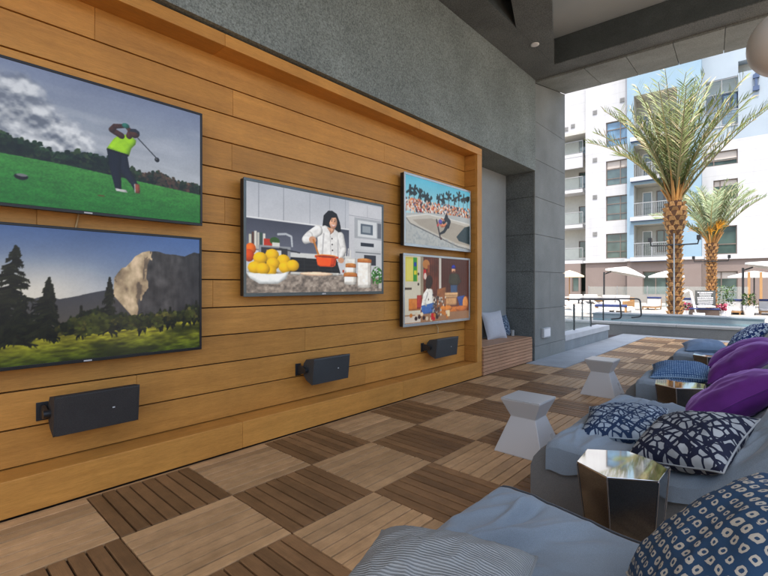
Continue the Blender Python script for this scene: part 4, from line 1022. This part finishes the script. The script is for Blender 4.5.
# ------------------------------------------------------------------ the apartment building across the courtyard
bl = empty('apartment_building', (-.62, 38.3, 0), a4, 'white and light blue apartment building with balconies across the courtyard', 'building')
def wall(name, mat, u0, u1, z0, z1, y, holes=(), depth=.22, thick=.3):
    """front sheet with real openings and reveals"""
    us = sorted({u0, u1, *[h[0] for h in holes], *[h[1] for h in holes]}); zs = sorted({z0, z1, *[h[2] for h in holes], *[h[3] for h in holes]})
    m = MB()
    for a, b in zip(us[:-1], us[1:]):
        for c, d in zip(zs[:-1], zs[1:]):
            cu, cz_ = (a+b)/2, (c+d)/2
            if any(h[0] < cu < h[1] and h[2] < cz_ < h[3] for h in holes): continue
            m.add([(a,y,c),(b,y,c),(b,y,d),(a,y,d)], [(0,1,2,3)])
    for a, b, c, d in [h[:4] for h in holes]:
        e = y+depth
        m.add([(a,y,c),(b,y,c),(b,y,d),(a,y,d),(a,e,c),(b,e,c),(b,e,d),(a,e,d)], [(0,4,5,1),(3,2,6,7),(0,3,7,4),(1,5,6,2)])
    m.add([(u0,y,z0),(u0,y+thick,z0),(u0,y+thick,z1),(u0,y,z1)], [(0,3,2,1)]); m.add([(u1,y,z0),(u1,y+thick,z0),(u1,y+thick,z1),(u1,y,z1)], [(0,1,2,3)])
    m.add([(u0,y,z1),(u1,y,z1),(u1,y+thick,z1),(u0,y+thick,z1)], [(0,1,2,3)])
    return m.build(name, mat, bl)
def window(u0, u1, z0, z1, y, glassm='pane', frm='frame_bronze', mull=(), trans=(), blind=0):
    m = MB(); f = .06
    m.box(u0,u1,y-.05,y+.02,z0,z0+f); m.box(u0,u1,y-.05,y+.02,z1-f,z1); m.box(u0,u0+f,y-.05,y+.02,z0+f,z1-f); m.box(u1-f,u1,y-.05,y+.02,z0+f,z1-f)
    for q in mull: x = u0+(u1-u0)*q; m.box(x-.03,x+.03,y-.045,y+.015,z0+f,z1-f)
    for q in trans: z = z0+(z1-z0)*q; m.box(u0+f,u1-f,y-.043,y+.013,z-.03,z+.03)
    w = m.build('window', MAT[frm], bl)
    m = MB(); m.add([(u0+f*.5,y+.005,z0+f*.5),(u1-f*.5,y+.005,z0+f*.5),(u1-f*.5,y+.005,z1-f*.5),(u0+f*.5,y+.005,z1-f*.5)], [(0,1,2,3)]); m.build('pane', MAT[glassm], w)
    if blind:
        zt = z1-f; zb = z1-(z1-z0)*blind; m = MB(); m.add([(u0+f,y+.001,zb),(u1-f,y+.001,zb),(u1-f,y+.001,zt),(u0+f,y+.001,zt)], [(0,1,2,3)]); m.build('blind', MAT['blind'], w)
def railing(u0, u1, z, y, glassy=False):
    m = MB(); m.box(u0,u1,y-.03,y+.02,z+1.02,z+1.08); m.box(u0,u1,y-.02,y+.01,z+.06,z+.10)
    if not glassy:
        n = max(4, int((u1-u0)/.12))
        for k in range(n+1): x = u0+(u1-u0)*k/n; m.box(x-.012,x+.012,y-.012,y+.008,z+.10,z+1.02)
    else:
        for k in range(3): x = u0+(u1-u0)*k/2; m.box(x-.02,x+.02,y-.02,y+.01,z+.1,z+1.02)
    r = m.build('balcony_railing', MAT['rail_grey'], bl)
    if glassy:
        m = MB(); m.add([(u0,y,z+.1),(u1,y,z+.1),(u1,y,z+1.02),(u0,y,z+1.02)], [(0,1,2,3)]); m.build('glass_panel', MAT['clear_glass'], r)
def vent(u, z, y):
    m = MB(); m.box(u-.17,u+.17,y-.04,y+.02,z-.17,z+.17)
    for k in range(4): m.box(u-.14,u+.14,y-.055,y-.035,z-.13+k*.075,z-.10+k*.075)
    m.build('vent', MAT['vent'], bl)
FL = [3.40, 6.45, 9.45, 12.50, 15.55, 18.6]           # upper floor levels
TOP = 25.5
# A recessed balconies at the left
wall('wall', MAT['stucco_cream'], -24, -9.14, 0, 14.2, 1.9, [(-10.15,-9.16,z+.28,z+1.75) for z in FL[:4]] + [(-10.15,-9.2,.7,2.2)], .15)
wall('upper_wall', MAT['stucco_white'], -24, -9.14, 14.25, TOP, .25)
m = MB(); m.box(-24,-9.15,.05,1.9,14.0,14.24); m.build('soffit', MAT['stucco_cream'], bl)
for z in FL[:4]:
    window(-10.15,-9.16,z+.28,z+1.75,2.02,'pane','frame_bronze',(.62,),())
    m = MB(); m.box(-24,-9.45,.35,1.85,z-.30,z-.02); m.build('balcony_slab', MAT['stucco_white'], bl); railing(-24,-9.45,z-.02,.42,True)
m = MB(); m.box(-24,-9.45,.37,.60,11.25,12.2); m.build('parapet', MAT['stucco_white'], bl)
window(-10.15,-9.2,.7,2.2,2.02)
wall('lower_wall', MAT['stucco_mauve'], -24, -9.6, -.06, 3.1, .3, [(-10.3,-9.75,.7,2.2)], .2); window(-10.3,-9.75,.7,2.2,.48)
# B white bay
bw = [(-7.58,-6.02,z,z+2.0) for z in (3.42,6.46,9.3,12.45)]
wall('wall', MAT['stucco_white'], -9.14, -5.9, 3.30, TOP, 0, bw, .18, 2.0)
for k, h in enumerate(bw): window(*h,.15,'pane' if k < 3 else 'pane_blue','frame_bronze',(.66,),(.28,.68),(0,.0,.35,0,.4,.0)[k])
for z in (5.48,8.53,11.58,15.5,18.6): vent(-8.41, z, 0)
vent(-6.4, 16.0, 0); vent(-10.2,14.85,.25); vent(-10.75,14.7,.25)
wall('lower_wall', MAT['stucco_mauve'], -9.14, -5.9, -.06, 3.1, .02, [], .2, 2)
# C blue block standing forward
cw = [(-5.44,-2.7,z+.0,z+(2.45 if z < 12 else 3.2)) for z in FL[:4]]
YC = -1.0
wall('wall', MAT['stucco_blue'], -5.9, -1.25, 3.30, TOP, YC, cw, .02, 1.2)
for k, (a, b, c, d) in enumerate(cw):
    m = MB(); m.add([(a,YC+.02,c),(b,YC+.02,c),(b,YC+.02,d),(a,YC+.02,d),(a,YC+1.6,c),(b,YC+1.6,c),(b,YC+1.6,d),(a,YC+1.6,d)], [(4,7,6,5),(0,4,5,1),(3,2,6,7),(0,3,7,4),(1,5,6,2)]); m.build('balcony_recess', MAT['stucco_cream'], bl)
    window(a+.36,a+1.02,c+.03,c+2.1,YC+1.57,'pane','white_paint',(),()); window(a+1.3,a+2.3,c+.45,c+2.1,YC+1.57,'pane','frame_bronze',(.5,),())
    railing(a,b,c,YC+.06); m = MB(); m.box(a-.2,b+.2,YC-.35,YC+.06,c-.32,c-.02); m.build('balcony_slab', MAT['stucco_white'], bl)
    m = MB(); m.box(a-.18,b+.18,YC-.33,YC-.002,c-.36,c-.325); m.build('slab_edge', MAT['frame_navy'], bl)
wall('lower_wall', MAT['stucco_mauve'], -5.9, -1.25, -.06, 3.1, YC, [(-4.85,-3.2,.55,2.3)], .2, 1.2); window(-4.85,-3.2,.55,2.3,YC+.18,'pane','frame_bronze',(.5,))
# D white block at the right, open shade painted as blue grey above
dw = [(-.9,.72,3.45,5.45),(-.6,.76,7.3,8.72),(-1.1,.76,9.75,10.75),(4.0,5.6,3.45,5.45),(4.0,5.6,6.5,8.5)]
wall('wall', MAT['stucco_white'], -1.25, 22, 3.30, 11.45, 0, dw, .18, 2)
for k, h in enumerate(dw): window(*h,.15,'pane','frame_bronze',(.28,),(.36,),(0,.3,.55,.4,0)[k])
d2 = [(-1.05,.78,12.5,15.85)]
wall('upper_wall', MAT['stucco_shade'], -1.25, 22, 11.452, TOP, 0, d2 + [(.78,3.0,16.0,16.8)], .9, 2)
m = MB(); m.add([(-1.05,.9,12.5),(.78,.9,12.5),(.78,.9,15.85),(-1.05,.9,15.85)], [(0,1,2,3)]); m.build('balcony_recess', MAT['stucco_shade'], bl)
window(-.1,.76,12.55,15.0,.86,'pane_blue','frame_navy',(.55,),(.4,)); railing(-1.05,.78,14.75,.05,True); m = MB(); m.box(-1.05,.78,-.05,.85,12.42,12.49); m.build('balcony_slab', MAT['stucco_white'], bl); railing(-1.05,.78,12.5,.05,True)
m = MB(); m.add([(.78,.8,16.0),(3.0,.8,16.0),(3.0,.8,16.8),(.78,.8,16.8)], [(0,1,2,3)]); m.build('soffit', MAT['stucco_cream'], bl)
m = MB(); m.box(1.66,1.80,-.14,0,14.45,15.7); m.box(1.56,1.90,-.18,-.01,15.35,15.6); m.box(1.56,1.90,-.18,-.01,14.5,14.8); m.build('wall_light', MAT['frame_navy'], bl)
gw = [(-.6,.75,.2,2.25),(4,5.5,.5,2.25)]
wall('lower_wall', MAT['stucco_mauve'], -1.25, 22, -.06, 3.1, .02, gw, .2, 2)
for k, h in enumerate(gw): window(*h,.2,'pane','frame_bronze',(.33,),(.3,),(.25,0)[k])
m = MB()
m.box(-9.3,-5.9,-.12,.5,3.1,3.30); m.box(-6.06,-1.1,YC-.12,YC+.3,3.1,3.298); m.box(-1.1,22,-.12,.5,3.1,3.296); m.build('belt_course', MAT['stucco_white'], bl)
m = MB(); m.box(-24,22,2.2,10,-.06,TOP-.2); m.build('core', MAT['stucco_cream'], bl)
m = MB(); m.box(-5.9,-5.895,YC+1.2,2,0,TOP); m.build('return_wall', MAT['stucco_cream'], bl)

# ------------------------------------------------------------------ things around the pool
def cantilever(x, y, rz, h, r, tilt, label, cloth='white_cloth'):
    t = empty('cantilever_umbrella', (x, y, -.06), R(rz), label, 'umbrella', 'umbrellas around the pool')
    m = MB(); m.tube([(0,0,0),(0,0,h)], .045, 8); m.tube([(0,0,h-.12),(.35,0,h+.02)], .035, 8); m.build('pole', MAT['black_metal'], t)
    m = MB(); m.box(-.4,.4,-.4,.4,.0,.08); m.build('base_plate', MAT['black_metal'], t, .01)
    m = MB(); n = 8; st = 6; c0 = Vector((r+.05, 0, h-.02)); rot = Matrix.Rotation(R(tilt), 3, 'Y')
    top = []; 
    for k in range(st+1):
        f = k/st; ring = []
        for i in range(32):
            a = 2*pi*i/32; sag = 1-.05*(1-abs(cos(a*4)))*f
            ring.append(tuple(c0 + rot @ Vector((cos(a)*r*f*sag+.0001, sin(a)*r*f*sag, .30*(1-f**1.2)-.02*f))))
        top.append(ring)
    top.append([tuple(Vector(p)-rot @ Vector((0,0,.09))) for p in top[-1]])
    m.rings(top, False, True); m.build('canopy', MAT[cloth], t)
    m = MB()
    for i in range(8):
        a = 2*pi*i/8; m.tube([tuple(c0+rot @ Vector((.02,0,.24))), tuple(c0+rot @ Vector((cos(a)*r*.97, sin(a)*r*.97, -.04)))], .012, 5)
    m.build('ribs', MAT['white_paint'], t); return t
cantilever(-4.77, 25.1, 24, 2.05, .98, 13, 'white cantilever umbrella on a dark pole left of the tall palm')
cantilever(1.12, 25.05, 8, 2.12, 1.35, 12, 'white cantilever umbrella on a dark pole at the right edge')
def parasol(x, y, h, r, label, cloth='white_cloth', pole='black_metal'):
    t = empty('parasol', (x, y, -.06), 0, label, 'parasol', 'parasols around the pool')
    m = MB(); m.tube([(0,0,0),(0,0,h)], .035, 8); m.build('pole', MAT[pole], t); m = MB(); m.lathe([(.28,0),(.28,.06),(.05,.09)], (0,0,0), 18); m.build('base', MAT['stone'], t)
    m = MB(); m.rings([[(cos(2*pi*i/24)*rr_+1e-4, sin(2*pi*i/24)*rr_, z) for i in range(24)] for rr_, z in ((.02,h+.06),(r*.5,h-.07),(r,h-.26),(r,h-.36))], False, True); m.build('canopy', MAT[cloth], t); return t
parasol(-2.85, 30.9, 2.15, .95, 'white parasol half hidden behind the tall palm trunk')
parasol(1.20, 33.2, 2.12, 1.25, 'white parasol behind the cantilever umbrella at the right edge')
parasol(-6.9, 25.9, 2.15, .8, 'beige parasol on a tan pole beside the concrete column', 'beige_cloth', 'tan_timber')
def daybed(x, y, rz, label):
    t = empty('daybed', (x, y, -.06), R(rz), label, 'daybed', 'daybeds with navy cushions')
    m = MB(); m.box(-.55,.55,-.75,.75,.16,.26)
    for sx in (-.5, .5):
        for sy in (-.7, .7): m.box(sx-.035,sx+.035,sy-.035,sy+.035,0,.159)
    m.box(-.55,.55,.72,.78,.262,.85); m.build('frame', MAT['tan_timber'], t)
    m = MB(); m.box(-.52,.52,-.72,.52,.265,.40); m.build('mattress', MAT['white_cloth'], t, .03)
    m = MB(); m.box(-.52,.52,.53,.71,.265,.92); m.build('back_cushion', MAT['white_cloth'], t, .03)
    m = MB(); m.box(-.54,.54,.49,.80,.93,1.07); m.build('bolster', MAT['navy_cloth'], t, .04); return t
def _sc(o): o.scale = (.62, .62, .64)
d0 = daybed(-2.85, 26.9, -6, 'white daybed with navy bolster left of the tall palm trunk'); _sc(d0)
for x, y, rz, lab in ((-1.20, 25.6, 4, 'white daybed with navy bolster behind the white pool lift'), (.80, 24.9, -8, 'white daybed with navy bolster beside the dark umbrella pole'), (2.0, 25.8, 5, 'white daybed with navy bolster at the very right edge')):
    c = copy_tree(d0); c.location = (x, y, -.06); c.rotation_euler.z = R(rz); c['label'] = lab
def lounge(x, y, rz, label):
    t = empty('sun_lounger', (x, y, -.06), R(rz), label, 'sun lounger', 'white sun loungers beyond the spa')
    m = MB(); m.box(-.95,.95,-.33,.33,.22,.28)
    for sx in (-.85, .8):
        for sy in (-.29, .29): m.box(sx-.03,sx+.03,sy-.03,sy+.03,0,.219)
    m.build('frame', MAT['white_paint'], t)
    m = MB(); m.prism([(-.93,.285),(.35,.285),(.92,.72),(.88,.80),(.32,.37),(-.93,.37)], 1, -.31, .31); m.build('cushion', MAT['white_cloth'], t, .025); return t
l0 = lounge(-3.36, 20.98, 200, 'white sun lounger directly behind the bends of the black handrails')
for x, y, rz, lab in ((-5.06, 22.1, 200, 'white sun lounger nearest the concrete column, behind the glass balustrade'), (-4.5, 22.7, 200, 'white sun lounger under the left cantilever umbrella'), (-3.7, 18.4, 190, 'white sun lounger closest to the spa steps')):
    c = copy_tree(l0); c.location = (x, y, -.06); c.rotation_euler.z = R(rz); c['label'] = lab
def sofa(x, y, rz, label):
    t = empty('outdoor_sofa', (x, y, -.06), R(rz), label, 'sofa', 'white outdoor sofas beyond the spa')
    m = MB(); m.box(-.85,.85,-.4,.4,.10,.30); m.box(-.85,.85,.28,.40,.302,.72)
    for sx in (-1, 1): m.box(*sorted((sx*.85, sx*.74)),-.4,.279,.302,.55)
    m.build('frame', MAT['tan_timber'], t, .01)
    for sx in (-.37, .37):
        m = MB(); m.box(sx-.35,sx+.35,-.39,.26,.305,.46); m.build('seat_cushion', MAT['white_cloth'], t, .03)
        m = MB(); m.box(sx-.34,sx+.34,.10,.27,.465,.82); m.build('back_cushion', MAT['white_cloth'], t, .03)
    return t
s0 = sofa(-5.6, 24.2, 10, 'white outdoor sofa nearest the concrete column, behind the handrails')
c = copy_tree(s0); c.location = (-3.9, 23.6, -.06); c.rotation_euler.z = R(-20); c['label'] = 'white outdoor sofa right of the cantilever umbrella pole'
def dining(x, y, label):
    t = empty('round_table', (x, y, -.06), 0, label, 'table', 'round terrace tables'); m = MB()
    m.lathe([(.30,0),(.30,.03),(.04,.05),(.04,.68),(.05,.69)], (0,0,0), 20); m.build('pedestal', MAT['black_metal'], t)
    m = MB(); m.lathe([(.02,.69),(.55,.69),(.57,.705),(.55,.72),(.02,.72)], (0,0,0), 28); m.build('table_top', MAT['coping'], t)
dining(-6.0, 22.4, 'round pale terrace table nearest the concrete column'); dining(-5.0, 23.5, 'round pale terrace table under the left cantilever umbrella')
def low_table(x, y, rz, label):
    t = empty('pool_table_low', (x, y, -.06), R(rz), label, 'low table')
    t.name = 'low_table'
    m = MB(); m.box(-.6,.6,-.4,.4,.42,.50); m.build('table_top', MAT['navy_cloth'], t, .01)
    m = MB()
    for sx in (-.55, .55):
        for sy in (-.35, .35): m.box(sx-.035,sx+.035,sy-.035,sy+.035,0,.419)
    m.build('legs', MAT['tan_timber'], t)
    return t
low_table(-2.95, 19.6, 12, 'low tan table with navy top behind the handrail bend')
# white pool lift
t = empty('pool_lift', (-.62, 21.9, -.06), R(20), 'white bent arm of a pool lift beside the tall palm', 'pool lift')
m = MB(); m.tube([(-.62,0,.62),(-.55,0,.70),(.10,0,1.12),(.18,0,1.05),(.40,0,.02)], .05, 8); m.build('arm', MAT['white_paint'], t)
m = MB(); m.box(.25,.65,-.2,.2,0,.16); m.build('base', MAT['white_paint'], t, .02)
m = MB(); m.box(.42,1.0,-.25,.25,.40,.46); m.build('seat', MAT['white_paint'], t, .015)
# charcoal notice board with rows of white lettering too small to read
t = empty('pool_notice', (-.02, 22.65, -.06), R(4), 'charcoal notice board with rows of small white lettering', 'sign')
m = MB(); m.box(-.36,.36,0,.04,.42,1.10); m.build('board', MAT['board_dark'], t, .004)
m = MB(); rs = random.Random(2)
for k in range(8):
    z = 1.02-k*.075; w_ = rs.uniform(.16, .28); x = -w_
    while x < w_: q = rs.uniform(.02, .055); m.box(x, min(x+q, w_), -.004, -.001, z-.024, z+.014); x += q+.012
m.build('lettering', MAT['letter'], t)
m = MB()
for sx in (-.3, .3): m.box(sx-.02,sx+.02,.005,.035,0,.419)
m.build('posts', MAT['black_metal'], t)
t = empty('wicker_bench', (.0, 22.25, -.06), R(4), 'dark wicker box bench under the charcoal notice board', 'bench')
m = MB(); m.box(-.5,.5,-.25,.25,.02,.30); m.build('body', MAT['brown_wicker'], t, .02); m = MB(); m.box(-.52,.52,-.27,.27,.302,.36); m.build('lid', MAT['navy_cloth'], t, .015)
def planter(x, y, h, r, mat, label, cnt, spread, tall):
    t = empty('planter', (x, y, -.06), 0, label, 'planter', 'planters around the pool'); rs = random.Random(int(abs(x*100))+3)
    m = MB(); m.lathe([(r*.8,0),(r,h),(r*.9,h),(r*.85,h-.05)], (0,0,0), 18); m.build('pot', MAT['pot'], t)
    m = MB(); fl = MB()
    for k in range(cnt):
        a = rs.uniform(0, 6.28); q = rs.random()**.5*spread; z = h + rs.random()*tall; b = Vector((cos(a)*q, sin(a)*q, z)); d = Vector((rs.uniform(-1,1), rs.uniform(-1,1), rs.uniform(-.2,1))).normalized()*.11; w = d.cross(Vector((.3,.2,1))).normalized()*.03
        (fl if mat == 'pink_flower' and rs.random() < .75 else m).add([b-w*.3, b+d*.5-w, b+d, b+d*.5+w], [(0,1,2,3)])
    m.build('leaves', MAT['leaf_small'], t)
    if fl.v: fl.build('flowers', MAT['pink_flower'], t)
    return t
planter(-.62, 22.2, .22, .14, 'pink_flower', 'small pot of pink flowers on the left of the wicker bench', 220, .22, .30)
planter(.58, 22.4, .22, .14, 'pink_flower', 'small pot of pink flowers on the right of the wicker bench', 220, .20, .30)
planter(.62, 23.4, .42, .22, 'leaf', 'white pot with a tall leafy plant beside the notice board', 320, .30, .85)
planter(1.35, 24.6, .42, .22, 'leaf', 'white pot with green leaves at the right edge', 260, .28, .5)
def post(x, y, label):
    o = MB(); o.box(-.06,.06,-.06,.06,0,2.05); q = o.build('timber_post', MAT['tan_timber'], None, .01, (x, y, -.06)); tag(q, label, 'post', 'tan posts under the far parasol'); return q
post(1.089, 30.4, 'tan timber post, the one nearer the dark umbrella pole'); post(1.574, 30.9, 'tan timber post, the one nearer the right edge')
# glass pool fence
t = empty('pool_fence', (-3, 27.6, -.06), R(14), 'clear glass pool fence with thin posts in front of the ground floor', 'fence')
for k in range(5):
    x = -3.2+k*1.5; m = MB(); m.box(x+.03,x+1.47,-.006,.006,.08,1.25); m.build('glass_panel', MAT['clear_glass'], t); m = MB(); m.box(x-.025,x+.025,-.025,.025,0,1.28); m.build('post', MAT['rail_grey'], t)

# ------------------------------------------------------------------ camera, daylight, picture settings
cam = bpy.data.cameras.new('camera'); co = bpy.data.objects.new('camera', cam); COL.objects.link(co)
co.location = (2.4859, -.7462, 1.2789); co.rotation_euler = (R(90), 0, R(42.306))
cam.sensor_width = 36; cam.lens = 439/768*36; cam.shift_y = -3/768; cam.clip_start = .05; cam.clip_end = 2000
SC.camera = co

EL, AZX, AZY = R(70), .35, -.937                        # sun height and the way towards it
d = Vector((AZX*cos(EL), AZY*cos(EL), sin(EL)))
sl = bpy.data.lights.new('sun', 'SUN'); sl.energy = 1.9; sl.angle = R(.5); sl.color = (1, .96, .90)
so = bpy.data.objects.new('sun', sl); COL.objects.link(so); so.rotation_euler = d.to_track_quat('Z', 'Y').to_euler(); so.location = (0, 0, 60)
w = bpy.data.worlds.new('World'); SC.world = w; w.use_nodes = True
nt = w.node_tree; bg = nt.nodes['Background']; sk = nt.nodes.new('ShaderNodeTexSky'); sk.sky_type = 'NISHITA'; sk.sun_disc = False
sk.sun_elevation = EL; sk.sun_rotation = math.atan2(AZX, AZY); sk.altitude = 50; sk.dust_density = 4; sk.ozone_density = .4
nt.links.new(sk.outputs[0], bg.inputs[0]); bg.inputs[1].default_value = .15
vs = SC.view_settings; vs.view_transform = 'Standard'; vs.look = 'None'; vs.gamma = 1; vs.use_curve_mapping = False
vs.exposure = EXPO
MAT['screen'].node_tree.nodes['Principled BSDF'].inputs['Emission Strength'].default_value = .82/2**EXPO
SC.render.engine = 'CYCLES'; cy = SC.cycles
cy.use_denoising = True; cy.max_bounces = 8; cy.diffuse_bounces = 5; cy.glossy_bounces = 4; cy.transparent_max_bounces = 12
cy.sample_clamp_indirect = 6; cy.caustics_reflective = False; cy.caustics_refractive = False
try: cy.denoiser = 'OPENIMAGEDENOISE'
except Exception: pass
